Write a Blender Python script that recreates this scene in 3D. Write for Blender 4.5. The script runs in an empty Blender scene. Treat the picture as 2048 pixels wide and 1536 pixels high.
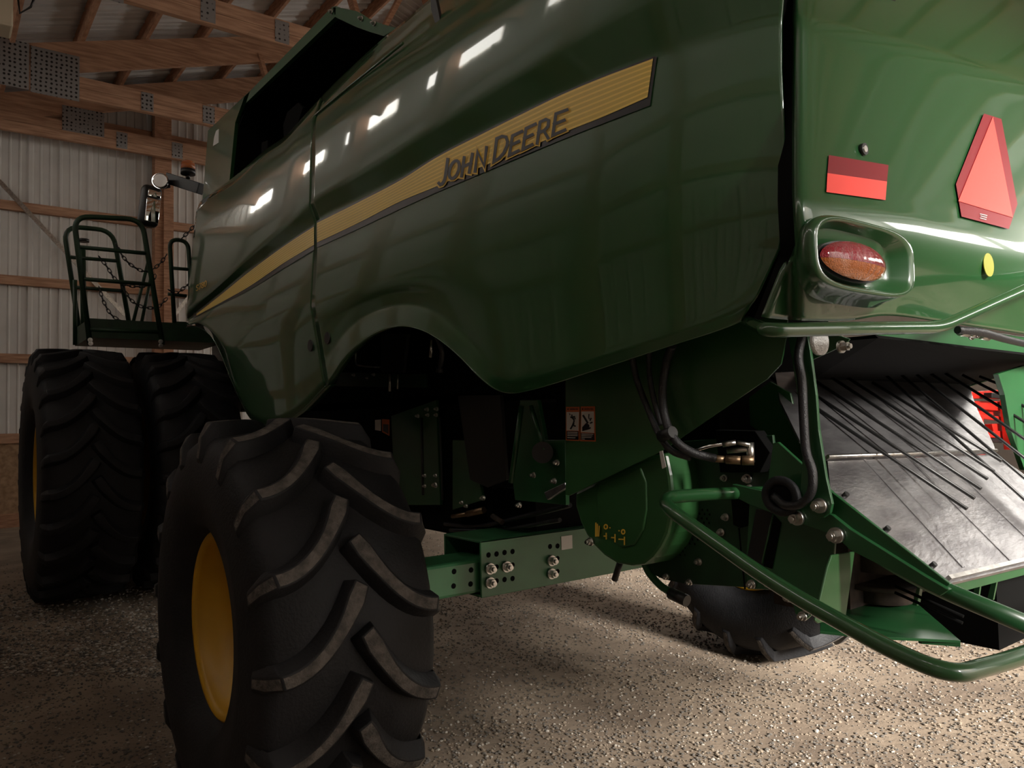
import bpy, bmesh, math, random
from mathutils import Vector, Matrix
from bisect import bisect_right
random.seed(7)
C = bpy.context.scene.collection
SC = bpy.context.scene
# ------------------------------------------------------------------ camera
CAM = Vector((0, 0, 1.56)); YAW = math.radians(37.1); PIT = math.radians(2.6); ROL = math.radians(1.15); FPX = 1540.0
F0 = Vector((math.sin(YAW), math.cos(YAW), 0)); R0 = Vector((math.cos(YAW), -math.sin(YAW), 0)); Z0 = Vector((0, 0, 1))
FW = F0*math.cos(PIT)+Z0*math.sin(PIT); U0 = Z0*math.cos(PIT)-F0*math.sin(PIT)
RT = R0*math.cos(ROL)-U0*math.sin(ROL); UP = U0*math.cos(ROL)+R0*math.sin(ROL)
cd = bpy.data.cameras.new('camera'); cam = bpy.data.objects.new('camera', cd); C.objects.link(cam)
M = Matrix((RT, UP, -FW)).transposed().to_4x4(); M.translation = CAM
cam.matrix_world = M; cd.sensor_width = 36; cd.lens = FPX*36/2048; cd.clip_start = .02; cd.clip_end = 200
SC.camera = cam
# ------------------------------------------------------------------ world, daylight, exposure
w = bpy.data.worlds.new('sky'); SC.world = w; w.use_nodes = True
wn = w.node_tree; wn.nodes.clear()
bg = wn.nodes.new('ShaderNodeBackground'); wo = wn.nodes.new('ShaderNodeOutputWorld'); sk = wn.nodes.new('ShaderNodeTexSky')
sk.sky_type = 'NISHITA'; sk.sun_disc = False; sk.sun_elevation = math.radians(38); sk.sun_rotation = math.radians(150); sk.dust_density = 4
mixc = wn.nodes.new('ShaderNodeMix'); mixc.data_type = 'RGBA'; mixc.inputs['Factor'].default_value = .8
mixc.inputs['B'].default_value = (1.0, .97, .92, 1)
wn.links.new(sk.outputs[0], mixc.inputs['A']); wn.links.new(mixc.outputs['Result'], bg.inputs[0]); bg.inputs[1].default_value = .6
wn.links.new(bg.outputs[0], wo.inputs[0])
def area(name, loc, rot, sx, sy, e, col=(1, 1, 1)):
    l = bpy.data.lights.new(name, 'AREA'); l.shape = 'RECTANGLE'; l.size = sx; l.size_y = sy; l.energy = e; l.color = col
    o = bpy.data.objects.new(name, l); C.objects.link(o); o.location = loc; o.rotation_euler = rot; return o
# low hazy sun that falls through the open back door
sl = bpy.data.lights.new('hazy_sun', 'SUN'); sl.energy = 15; sl.angle = math.radians(16); sl.color = (1, .95, .87)
so = bpy.data.objects.new('hazy_sun', sl); C.objects.link(so); so.rotation_euler = Vector((.09*.92, .99*.92, -.40)).to_track_quat('-Z', 'Y').to_euler()
SC.view_settings.view_transform = 'Standard'; SC.view_settings.look = 'None'; SC.view_settings.gamma = 1
SC.view_settings.use_curve_mapping = False; SC.view_settings.exposure = 0.0

# ------------------------------------------------------------------ pixel helpers (2048x1536 frame of the photo)
def ray(px, py): return FW+RT*((px-1024)/FPX)-UP*((py-768)/FPX)
def PX(px, py, X): d = ray(px, py); return CAM+d*((X-CAM.x)/d.x)
def PY(px, py, Y): d = ray(px, py); return CAM+d*((Y-CAM.y)/d.y)
def PZ(px, py, Z): d = ray(px, py); return CAM+d*((Z-CAM.z)/d.z)
def PD(px, py, D): return CAM+ray(px, py)*D
def interp(tab, x):
    if x <= tab[0][0]: return tab[0][1]
    if x >= tab[-1][0]: return tab[-1][1]
    for (a, b), (c, d) in zip(tab, tab[1:]):
        if x <= c: return b+(d-b)*(x-a)/(c-a)
def cub(tab, x):   # smooth interpolation through a table
    n = len(tab)
    if x <= tab[0][0]: return tab[0][1]
    if x >= tab[-1][0]: return tab[-1][1]
    i = max(0, min(n-2, bisect_right([t[0] for t in tab], x)-1))
    def sl(k):
        if k <= 0: return (tab[1][1]-tab[0][1])/(tab[1][0]-tab[0][0])
        if k >= n-1: return (tab[-1][1]-tab[-2][1])/(tab[-1][0]-tab[-2][0])
        a = (tab[k][1]-tab[k-1][1])/(tab[k][0]-tab[k-1][0]); b = (tab[k+1][1]-tab[k][1])/(tab[k+1][0]-tab[k][0])
        return (a+b)/2
    h = tab[i+1][0]-tab[i][0]; t = (x-tab[i][0])/h; m0 = sl(i)*h; m1 = sl(i+1)*h; p0 = tab[i][1]; p1 = tab[i+1][1]
    return (2*t**3-3*t*t+1)*p0+(t**3-2*t*t+t)*m0+(-2*t**3+3*t*t)*p1+(t**3-t*t)*m1

# ------------------------------------------------------------------ materials
def mat(name, col, rough=.5, metal=0, coat=0, spec=.5, var=0, vscale=8, bump=0, bscale=60, stretch=None, col2=None, trans=0, crough=.04, detail=4, emit=None, es=0):
    m = bpy.data.materials.new(name); m.use_nodes = True; nt = m.node_tree; b = nt.nodes['Principled BSDF']
    b.inputs['Roughness'].default_value = rough; b.inputs['Metallic'].default_value = metal
    b.inputs['Coat Weight'].default_value = coat; b.inputs['Coat Roughness'].default_value = crough
    b.inputs['Specular IOR Level'].default_value = spec; b.inputs['Transmission Weight'].default_value = trans
    b.inputs['Base Color'].default_value = (*col, 1)
    if emit: b.inputs['Emission Color'].default_value = (*emit, 1); b.inputs['Emission Strength'].default_value = es
    tc = nt.nodes.new('ShaderNodeTexCoord'); mp = nt.nodes.new('ShaderNodeMapping'); nt.links.new(tc.outputs['Object'], mp.inputs[0])
    if stretch: mp.inputs['Scale'].default_value = stretch
    if var or col2:
        n = nt.nodes.new('ShaderNodeTexNoise'); n.inputs['Scale'].default_value = vscale; n.inputs['Detail'].default_value = detail
        nt.links.new(mp.outputs[0], n.inputs['Vector'])
        r = nt.nodes.new('ShaderNodeValToRGB'); r.color_ramp.elements[0].position = .35; r.color_ramp.elements[1].position = .65
        a = col2 if col2 else tuple(c*(1-var) for c in col); bb = col if col2 else tuple(min(1, c*(1+var)) for c in col)
        r.color_ramp.elements[0].color = (*a, 1); r.color_ramp.elements[1].color = (*bb, 1)
        nt.links.new(n.outputs['Fac'], r.inputs[0]); nt.links.new(r.outputs[0], b.inputs['Base Color'])
    if bump:
        n2 = nt.nodes.new('ShaderNodeTexNoise'); n2.inputs['Scale'].default_value = bscale; n2.inputs['Detail'].default_value = 5
        nt.links.new(mp.outputs[0], n2.inputs['Vector'])
        bp = nt.nodes.new('ShaderNodeBump'); bp.inputs['Strength'].default_value = bump; bp.inputs['Distance'].default_value = .01
        nt.links.new(n2.outputs['Fac'], bp.inputs['Height']); nt.links.new(bp.outputs[0], b.inputs['Normal'])
    return m
GREEN = mat('green_paint', (.018, .082, .025), rough=.3, coat=1, crough=.025, bump=.012, bscale=7)
AXG = mat('lit_axle_green', (.03, .13, .05), rough=.38, coat=.3, crough=.2, var=.1, vscale=6)  # lighter copy of the frame green, the axle's light put into the colour
GREEN2 = mat('green_frame_paint', (.014, .078, .024), rough=.38, coat=.3, crough=.2, var=.12, vscale=6)
DGREEN = mat('dark_green_steel', (.008, .035, .012), rough=.5, var=.3)
YELLOW = mat('yellow_rim_paint', (.55, .3, .01), rough=.4, var=.08, vscale=4)
RUBBER = mat('black_rubber', (.012, .012, .0135), rough=.62, spec=.28, var=.35, vscale=5, bump=.25, bscale=90)
LUGTOP = mat('worn_dusty_lug', (.115, .1, .088), rough=.85, col2=(.045, .04, .036), vscale=28, bump=.6, bscale=120)
BLACK = mat('black_plastic', (.008, .008, .008), rough=.4)
MBLACK = mat('matt_black', (.003, .003, .003), rough=.9, spec=.1)
HOSE = mat('hose_rubber', (.015, .015, .017), rough=.38, bump=.3, bscale=300)
ZINC = mat('zinc_plated', (.55, .53, .5), rough=.3, metal=1, var=.2, vscale=40)
STEEL = mat('steel_rod', (.02, .02, .022), rough=.45, metal=.2)
CHROME = mat('chrome', (.8, .8, .8), rough=.06, metal=1)
GALV = mat('worn_sheet_steel', (.42, .41, .42), rough=.32, metal=.9, col2=(.25, .24, .25), vscale=7, stretch=(1, 2.5, 2.5), bump=.15, bscale=30)
SHEETW = mat('white_wall_sheet', (.62, .6, .57), rough=.45, var=.06, vscale=2)
ROOFW = mat('roof_sheet', (.5, .49, .48), rough=.5, var=.08, vscale=2)
WOOD = mat('framing_lumber', (.46, .25, .15), rough=.75, col2=(.28, .135, .075), vscale=5, stretch=(1.2, 1.2, 9), bump=.2, bscale=30)
WOODX = mat('framing_lumber_lengthwise', (.5, .29, .18), rough=.75, col2=(.31, .16, .095), vscale=5, stretch=(.5, 9, 6), bump=.2, bscale=20)
OSB = mat('wood_panel', (.42, .27, .16), rough=.8, col2=(.25, .15, .08), vscale=12)
REDP = mat('red_paint', (.5, .02, .012), rough=.3, coat=.4, var=.2)
DIRT = mat('packed_earth', (.31, .24, .175), rough=.95, col2=(.17, .125, .09), vscale=1.6, bump=.55, bscale=26, detail=10)
FLUO = mat('fluorescent_orange', (.9, .075, .06), rough=.5)
RETRO = mat('dark_red_reflector', (.2, .006, .012), rough=.45)
STKY = mat('yellow_decal', (.78, .5, .07), rough=.35)
STKB = mat('black_decal', (.012, .01, .012), rough=.3)
STKW = mat('white_decal', (.62, .6, .56), rough=.5)
STKO = mat('orange_decal', (.55, .12, .025), rough=.5)
AMBER = mat('amber_lens', (.55, .13, .008), rough=.2, coat=1, bump=1, bscale=260)
REDL = mat('red_lens', (.33, .005, .02), rough=.15, coat=1, bump=.8, bscale=260)
REFLW = mat('clear_reflector', (.75, .75, .75), rough=.2, coat=1, bump=.8, bscale=160)
MIRROR = mat('mirror_glass', (.8, .85, .85), rough=.02, metal=1)
TUBE = mat('lamp_tube_glow', (1, 1, 1), emit=(1, .97, .9), es=30)
EAVE = mat('clear_eave_panel', (.9, .9, .85), emit=(1, .97, .9), es=9)
# gusset plate: punched dots
GUS = mat('punched_gusset', (.4, .4, .4), rough=.4, metal=.8)
nt = GUS.node_tree; b_ = nt.nodes['Principled BSDF']; tc = nt.nodes.new('ShaderNodeTexCoord'); vo = nt.nodes.new('ShaderNodeTexVoronoi'); vo.inputs['Scale'].default_value = 16; vo.inputs['Randomness'].default_value = .25
rp = nt.nodes.new('ShaderNodeValToRGB'); rp.color_ramp.elements[0].color = (.05, .045, .04, 1); rp.color_ramp.elements[0].position = .2; rp.color_ramp.elements[1].position = .32; rp.color_ramp.elements[1].color = (.42, .42, .42, 1)
nt.links.new(tc.outputs['Object'], vo.inputs['Vector']); nt.links.new(vo.outputs['Distance'], rp.inputs[0]); nt.links.new(rp.outputs[0], b_.inputs['Base Color'])
# striped yellow decal (fine printed lines run along the stripe)
STRIPE = mat('printed_stripe', (.8, .5, .08), rough=.35)
nt = STRIPE.node_tree; b_ = nt.nodes['Principled BSDF']; uv = nt.nodes.new('ShaderNodeUVMap'); sp = nt.nodes.new('ShaderNodeSeparateXYZ'); nt.links.new(uv.outputs[0], sp.inputs[0])
mm = nt.nodes.new('ShaderNodeMath'); mm.operation = 'MULTIPLY'; mm.inputs[1].default_value = 7.5*6.283; nt.links.new(sp.outputs['Y'], mm.inputs[0])
ms = nt.nodes.new('ShaderNodeMath'); ms.operation = 'SINE'; nt.links.new(mm.outputs[0], ms.inputs[0])
rp = nt.nodes.new('ShaderNodeValToRGB'); rp.color_ramp.elements[0].color = (.72, .5, .09, 1); rp.color_ramp.elements[1].color = (.95, .68, .15, 1); rp.color_ramp.elements[0].position = .2; rp.color_ramp.elements[1].position = .7
nt.links.new(ms.outputs[0], rp.inputs[0]); nt.links.new(rp.outputs[0], b_.inputs['Base Color'])

# ------------------------------------------------------------------ object helpers
def mesh(verts, faces, smooth=False, mats=None, mi=None, uvs=None):
    me = bpy.data.meshes.new('m'); me.from_pydata([tuple(v) for v in verts], [], faces)
    for m in (mats or []): me.materials.append(m)
    if mi: me.polygons.foreach_set('material_index', mi)
    if smooth: me.polygons.foreach_set('use_smooth', [True]*len(me.polygons))
    if uvs:
        l = me.uv_layers.new(name='UVMap')
        for lp in me.loops: l.data[lp.index].uv = uvs[lp.vertex_index]
    me.validate(); me.update(); return me
def link(name, me, parent=None, loc=None, label=None):
    o = bpy.data.objects.new(name, me); C.objects.link(o); me and (me.name.startswith('m') and setattr(me, 'name', name))
    if loc is not None: o.location = loc
    if parent:
        o.parent = parent; o.matrix_parent_inverse = Matrix.Translation(-wloc(parent))
    if label: o['label'] = label
    return o
def wloc(p):
    v = Vector(p.location)   # every parent's matrix is a plain translation; children store world coordinates
    return v
def thing(name, label, cat, loc, group=None):
    o = bpy.data.objects.new(name, None); C.objects.link(o); o.location = loc; o['label'] = label; o['category'] = cat
    if group: o['group'] = group
    return o
class MB:
    def __init__(s): s.v = []; s.f = []; s.mi = []; s.sm = []
    def add(s, v, f, mi=0, sm=False):
        k = len(s.v); s.v += [Vector(x) for x in v]; s.f += [tuple(i+k for i in q) for q in f]; s.mi += [mi]*len(f); s.sm += [sm]*len(f); return s
    def box(s, lo, hi, mi=0):
        x0, y0, z0 = lo; x1, y1, z1 = hi
        v = [(x0, y0, z0), (x1, y0, z0), (x1, y1, z0), (x0, y1, z0), (x0, y0, z1), (x1, y0, z1), (x1, y1, z1), (x0, y1, z1)]
        return s.add(v, [(0, 3, 2, 1), (4, 5, 6, 7), (0, 1, 5, 4), (1, 2, 6, 5), (2, 3, 7, 6), (3, 0, 4, 7)], mi)
    def beam(s, a, b, wd, ht, up=(0, 0, 1), mi=0):
        a = Vector(a); b = Vector(b); d = (b-a).normalized(); upv = Vector(up); sd = d.cross(upv).normalized(); u = sd.cross(d)
        v = [p+sd*(i*wd/2)+u*(j*ht/2) for p in (a, b) for i, j in ((-1, -1), (1, -1), (1, 1), (-1, 1))]
        return s.add(v, [(0, 1, 2, 3), (7, 6, 5, 4), (0, 4, 5, 1), (1, 5, 6, 2), (2, 6, 7, 3), (3, 7, 4, 0)], mi)
    def cyl(s, a, b, r, n=16, r2=None, mi=0, sm=True):
        a = Vector(a); b = Vector(b); d = (b-a).normalized(); t = Vector((0, 0, 1)) if abs(d.z) < .9 else Vector((1, 0, 0)); e = d.cross(t).normalized(); g = d.cross(e)
        r2 = r if r2 is None else r2
        v = [a+(e*math.cos(2*math.pi*i/n)+g*math.sin(2*math.pi*i/n))*r for i in range(n)]+[b+(e*math.cos(2*math.pi*i/n)+g*math.sin(2*math.pi*i/n))*r2 for i in range(n)]
        k = len(s.v); s.add(v, [(i, (i+1) % n, n+(i+1) % n, n+i) for i in range(n)], mi, sm)
        s.f += [tuple(k+i for i in reversed(range(n))), tuple(k+n+i for i in range(n))]; s.mi += [mi]*2; s.sm += [False]*2; return s
    def tube(s, pts, r, n=12, mi=0, closed=False):
        P = [Vector(p) for p in pts]; m = len(P); vs = []; e = None
        for i, p in enumerate(P):
            d = ((P[(i+1) % m]-P[i-1]) if closed else (P[min(i+1, m-1)]-P[max(i-1, 0)])).normalized()
            if e is None: t = Vector((0, 0, 1)) if abs(d.z) < .9 else Vector((1, 0, 0)); e = d.cross(t).normalized()
            else: e = (e-d*e.dot(d)).normalized()
            g = d.cross(e); rr = r[i] if isinstance(r, (list, tuple)) else r
            vs += [p+(e*math.cos(2*math.pi*j/n)+g*math.sin(2*math.pi*j/n))*rr for j in range(n)]
        fs = [(i*n+j, i*n+(j+1) % n, ((i+1) % m)*n+(j+1) % n, ((i+1) % m)*n+j) for i in range(m if closed else m-1) for j in range(n)]
        k = len(s.v); s.add(vs, fs, mi, True)
        if not closed:
            s.f += [tuple(k+i for i in reversed(range(n))), tuple(k+(m-1)*n+i for i in range(n))]; s.mi += [mi]*2; s.sm += [False]*2
        return s
    def prism(s, pts, off, mi=0):
        n = len(pts); off = Vector(off); P = [Vector(p) for p in pts]
        return s.add(P+[p+off for p in P], [tuple(range(n)), tuple(reversed(range(n, 2*n)))]+[(i, n+i, n+(i+1) % n, (i+1) % n) for i in range(n)], mi)
    def build(s, name, mats, parent=None, label=None, bevel=0, loc=None):
        if not isinstance(mats, (list, tuple)): mats = [mats]
        me = mesh(s.v, s.f, False, mats, s.mi)
        if len(me.polygons) == len(s.sm): me.polygons.foreach_set('use_smooth', s.sm)
        bm = bmesh.new(); bm.from_mesh(me); bmesh.ops.recalc_face_normals(bm, faces=bm.faces); bm.to_mesh(me); bm.free()
        o = link(name, me, parent, loc=loc, label=label)
        if bevel:
            b = o.modifiers.new('b', 'BEVEL'); b.width = bevel; b.segments = 2; b.limit_method = 'ANGLE'
        return o
def rounded(pts, rad, n=6):   # round a polyline's corners
    P = [Vector(p) for p in pts]; out = [P[0]]
    for a, b, c in zip(P, P[1:], P[2:]):
        u = (a-b); v = (c-b); r = min(rad, u.length*.49, v.length*.49); p = b+u.normalized()*r; q = b+v.normalized()*r
        for i in range(n+1):
            t = i/n; out.append(p*(1-t)**2+b*2*t*(1-t)+q*t*t)
    out.append(P[-1]); return out
def spline(pts, n=8):
    P = [Vector(p) for p in pts]; P = [P[0]*2-P[1]]+P+[P[-1]*2-P[-2]]; out = []
    for i in range(1, len(P)-2):
        for k in range(n):
            t = k/n; a, b, c, d = P[i-1:i+3]
            out.append(.5*((2*b)+(c-a)*t+(2*a-5*b+4*c-d)*t*t+(3*b-a-3*c+d)*t**3))
    out.append(P[-2]); return out
def struct(name, o): o['kind'] = 'structure'; return o

exec_parts = []
# ================================================================== SETTING
WX0, WX1, WY0, WY1 = -1.9, 15.0, -5.5, 15.0
def roofz(x): return 7.35+.32*(x-1.62) if x < 6.6 else 7.35+.32*(6.6-1.62)-.32*(x-6.6)
# floor
def gz(x, y): return .012*math.sin(x*1.7+.6*y)*math.cos(y*1.3)+.006*math.sin(x*5+y*3)
nx, ny = 150, 150
vs = []; 
for j in range(ny+1):
    for i in range(nx+1):
        x = WX0-4+(WX1-WX0+14)*i/nx; y = -14+(WY1+16)*j/ny; vs.append((x, y, gz(x, y)-.012))
fl = link('floor', mesh(vs, [(j*(nx+1)+i, j*(nx+1)+i+1, (j+1)*(nx+1)+i+1, (j+1)*(nx+1)+i) for j in range(ny) for i in range(nx)], True, [DIRT])); struct('floor', fl)
# gravel, real little stones
ico_v = [(0, 0, 1), (.9, 0, .3), (.28, .85, .3), (-.72, .53, .3), (-.72, -.53, .3), (.28, -.85, .3), (.5, .4, -.5), (-.5, .4, -.5), (0, -.6, -.5)]
ico_f = [(0, 1, 2), (0, 2, 3), (0, 3, 4), (0, 4, 5), (0, 5, 1), (1, 6, 2), (2, 7, 3), (3, 7, 4), (4, 8, 5), (5, 8, 1), (1, 8, 6), (2, 6, 7), (4, 7, 8)]
gv = []; gf = []; gm = []
def stones(n, gen, smin, smax):
    for _ in range(n):
        x, y = gen(); s = random.uniform(smin, smax)*random.choice((.6, .8, 1, 1)); a = random.random()*6.28; ca, sa = math.cos(a)*s, math.sin(a)*s
        fx = random.uniform(.7, 1.2); k = len(gv); z0 = gz(x, y)-.012+s*.25; h = s*random.uniform(.45, .8)
        for (u, v, q) in ico_v: gv.append((x+(u*ca-v*sa)*fx, y+(u*sa+v*ca), z0+q*h))
        for f in ico_f: gf.append(tuple(i+k for i in f))
        gm.extend([random.choice(PAL)]*len(ico_f))
def frus():
    while True:
        px = random.uniform(-40, 2090); py = 880+(1600-880)*random.random()**.8
        p = PZ(px, py, 0)
        if (p-CAM).length < 11: return p.x, p.y
PAL = (0, 0, 0, 0, 1, 1, 1, 1, 1, 2)
def uni(): return random.uniform(-1.8, 9.5), random.uniform(-4.5, 9.5)
def near(): return random.uniform(.3, 6.5), random.uniform(.6, 7)
stones(22000, uni, .006, .015)
stones(22000, near, .005, .013)
stones(16000, frus, .004, .011)
PAL = (0, 1, 1, 2, 2)
def leftp():
    p = PZ(random.uniform(-40, 420), random.uniform(1170, 1350), 0); return p.x, p.y
stones(3500, leftp, .008, .02)
ST = [mat('stone_tan', (.25, .2, .15), rough=.9), mat('stone_grey', (.13, .115, .1), rough=.9), mat('stone_pale', (.42, .38, .33), rough=.85)]
g = link('gravel', mesh(gv, gf, False, ST, gm), fl); g['kind'] = 'stuff'; g['label'] = 'loose tan and grey gravel'
# corrugated sheet profile, one sheet object each, shared mesh
def sheet_mesh(width, length, m, ribs=((0, .03), (.5, .035)), small=(.17, .33, .67, .83)):
    prof = [(0, 0)]
    for c in sorted([(r[0], r[1], .022) for r in ribs if r[0] > 0]+[(s_, .013, .016) for s_ in small]):
        x = c[0]*width; prof += [(x-c[2]*1.4, 0), (x-c[2]*.6, c[1]), (x+c[2]*.6, c[1]), (x+c[2]*1.4, 0)]
    prof += [(width-.05, 0), (width-.025, .035), (width+.025, .035), (width+.05, 0)]
    v = []; f = []
    for (x, d) in prof: v += [(x, 0, d), (x, length, d)]
    for i in range(len(prof)-1): f.append((2*i, 2*i+2, 2*i+3, 2*i+1))
    return mesh(v, f, False, [m])
def wall_root(name, loc):
    o = bpy.data.objects.new(name, None); C.objects.link(o); o.location = loc; o['kind'] = 'structure'; return o
def child(name, me, parent, mw):
    o = bpy.data.objects.new(name, me); C.objects.link(o); o.parent = parent; o.matrix_parent_inverse = Matrix.Translation(-Vector(parent.location)); o.matrix_basis = mw; return o
SWD = .88
# front wall (far), sheets run vertically; face -Y
wf = wall_root('wall_front', (6.5, WY1, 0))
k = 0; x = WX0-SWD
while x < WX1:
    L = max(roofz(x), roofz(x+SWD))+.1
    key = round(L, 2); me = sheet_mesh(SWD, L, SHEETW)
    child('wall_sheet', me, wf, Matrix(((1, 0, 0, x+.56), (0, 0, -1, WY1), (0, 1, 0, 0), (0, 0, 0, 1)))); x += SWD
def girt(par, a, b, w=.06, h=.16, up=(0, 0, 1), nm='girt'):
    MB().beam(a, b, w, h, up).build(nm, WOODX, par)
for py0 in (408, 558, 716):
    zz = PY(0, py0, WY1-.1).z
    girt(wf, (WX0, WY1-.07, zz), (WX1, WY1-.07, zz), .1, .15)
ztop = PY(0, 870, WY1-.1).z
girt(wf, (WX0, WY1-.07, ztop-.06), (WX1, WY1-.07, ztop-.06), .12, .16, nm='skirt_rail')
MB().box((WX0, WY1-.09, .14), (WX1, WY1-.05, ztop-.13)).build('wood_panel', OSB, wf)
MB().box((WX0, WY1-.16, -.05), (WX1, WY1-.02, .2)).build('sill_board', WOOD, wf)
zg = PY(400, 300, WY1-.1).z
girt(wf, (WX0, WY1-.07, zg), (WX1, WY1-.07, zg), .1, .34)
pc = PY(325, 400, WY1-.3)
for xx in (pc.x-3.6, pc.x, pc.x+3.7, pc.x+7.4, pc.x+11):
    MB().box((xx-.14, WY1-.36, 0), (xx+.14, WY1-.13, roofz(xx)-.3)).box((xx+.0, WY1-.42, 0), (xx+.16, WY1-.36, 6.0)).build('post', WOOD, wf)
MB().beam(PY(-60, 300, WY1-.15), PY(250, 630, WY1-.15), .02, .07).beam(PY(330, 655, WY1-.15), PY(380, 590, WY1-.15), .02, .06).build('brace_strap', ZINC, wf)
# left wall with posts, girts and a clear eave strip
wl = wall_root('wall_left', (WX0, 5, 0))
ml = sheet_mesh(SWD, 6.25, SHEETW); y = WY0
while y < WY1:
    child('wall_sheet', ml, wl, Matrix(((0, 0, 1, WX0), (1, 0, 0, y), (0, 1, 0, 0), (0, 0, 0, 1)))); y += SWD
for zz in (1.3, 2.3, 3.3, 4.3, 5.1): girt(wl, (WX0+.07, WY0, zz), (WX0+.07, WY1, zz), .08, .14)
for yy in (-4.4, -2, .4, 2.8, 5.2, 7.6, 10, 12.4): MB().box((WX0+.03, yy-.1, 0), (WX0+.27, yy+.1, 6.1)).build('post', WOOD, wl)
y = WY0; n = 1
while y < WY1-1:
    o = MB().box((WX0+.03, y+.2, 5.62), (WX0+.045, y+1.75, 5.86)).build('window_%d' % n, EAVE); o['kind'] = 'structure'; n += 1; y += 2.4
# right wall with side door opening, back wall with the door opening
def plainwall(name, boxes):
    m = MB()
    for b in boxes: m.box(*b)
    o = m.build(name, SHEETW); o['kind'] = 'structure'; return o
plainwall('wall_right', [((WX1, WY0, 0), (WX1+.1, WY1, 6.2))])
wb = plainwall('wall_back', [((WX0, WY0-.1, 0), (1.85, WY0, 8.5)), ((9.5, WY0-.1, 0), (WX1, WY0, 8)), ((1.85, WY0-.1, 5.6), (9.5, WY0, 9))])
y = WY0
while y < WY1-1:   # clear eave panels of the far right wall
    o = MB().box((WX1-.03, y+.14, 4.75), (WX1-.01, y+2.26, 5.75)).build('window_%d' % n, EAVE); o['kind'] = 'structure'; n += 1; y += 2.4
# roof: two slopes of sheets, purlins along Y
ce = wall_root('ceiling', (6.6, 5, roofz(6.6)))
LY = WY1-WY0+.6
def slope(x0, x1, sgn):
    Ln = math.hypot(x1-x0, roofz(x1)-roofz(x0)); a = math.atan2(roofz(x1)-roofz(x0), x1-x0)
    me = sheet_mesh(SWD, Ln, ROOFW); y = WY0-.3
    ex = Vector((0, 1, 0)); ey = Vector((math.cos(a), 0, math.sin(a))); ez = ex.cross(ey)
    while y < WY1+.2:
        child('roof_sheet', me, ce, Matrix(((ex.x, ey.x, ez.x, x0), (ex.y, ey.y, ez.y, y), (ex.z, ey.z, ez.z, roofz(x0)), (0, 0, 0, 1)))); y += SWD
slope(WX0-.3, 6.6, 1); slope(6.6, WX1+.3, -1)
x = WX0+.15
while x < WX1:
    a = math.atan(.32)*(1 if x < 6.6 else -1)
    MB().beam((x, WY0, roofz(x)-.11), (x, WY1, roofz(x)-.11), .06, .17, (-math.sin(a), 0, math.cos(a))).build('purlin', WOOD, ce); x += .86
# trusses
def truss(Y, plates=True):
    t = wall_root('roof_truss', (6.6, Y, 6.3))
    zb = 6.32
    x0 = .35
    MB().box((x0, Y-.05, zb), (13, Y+.03, zb+.155)).build('bottom_chord', WOODX, t)
    MB().box((x0, Y-.05, zb+.16), (13, Y+.03, zb+.32)).build('bottom_chord', WOODX, t)
    for s in (0, 1):
        xa, xb = (WX0+.1, 6.6) if s == 0 else (6.6, WX1-.1)
        a = Vector((xa, Y, roofz(xa)-.42)); b = Vector((xb, Y, roofz(xb)-.42))
        MB().beam(a, b, .08, .42, (0, 0, 1)).build('top_chord', WOODX, t)
    joints = [(1.0, 0), (3.6, .0), (5.2, 0), (8, 0), (9.6, 0), (12.2, 0)]
    for (xa, xb) in () if Y > 14 else ((4.7, 4.3), (4.7, 5.5), (5.9, 5.5), (5.9, 6.6), (7.4, 6.6), (7.4, 8.2), (9.6, 8.2), (9.6, 10.2)):
        MB().beam((xa, Y, zb+.2), (xb, Y, roofz(xb)-.5), .06, .13, (0, 1, 0)).build('web_member', WOOD, t)
    for (xc, w_, zc, h_) in ((.75, .6, zb+.3, .66), (1.37, .6, zb+.28, .66), (2.58, .17, zb+.16, .28), (3.48, .18, zb+.16, .28), (4.7, .36, zb+.22, .3), (5.9, .3, zb+.22, .3), (7.4, .3, zb+.2, .3), (9.6, .3, zb+.2, .3)):
        if Y > 14 and xc < 1.5:
            if xc > 1: continue
            pg = PY(167, 243, Y-.05); xc, zc, w_, h_ = pg.x, pg.z, .62, .42
        MB().box((xc-w_/2, Y-.058, zc-h_/2), (xc+w_/2, Y-.05, zc+h_/2)).build('gusset_plate', GUS, t)
for Y in (14.45, 12.5, 9.3, 6.2, 3.1, 0, -3.1): truss(Y)
# shop lights: tube lamps under the roof, hung under trusses

# ================================================================== COMBINE HARVESTER (one thing)
CO = Vector((2.8, 3.11, 0))
comb = thing('combine_harvester', 'huge green combine harvester with a yellow side stripe, seen from its left rear corner', 'combine harvester', CO)
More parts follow.
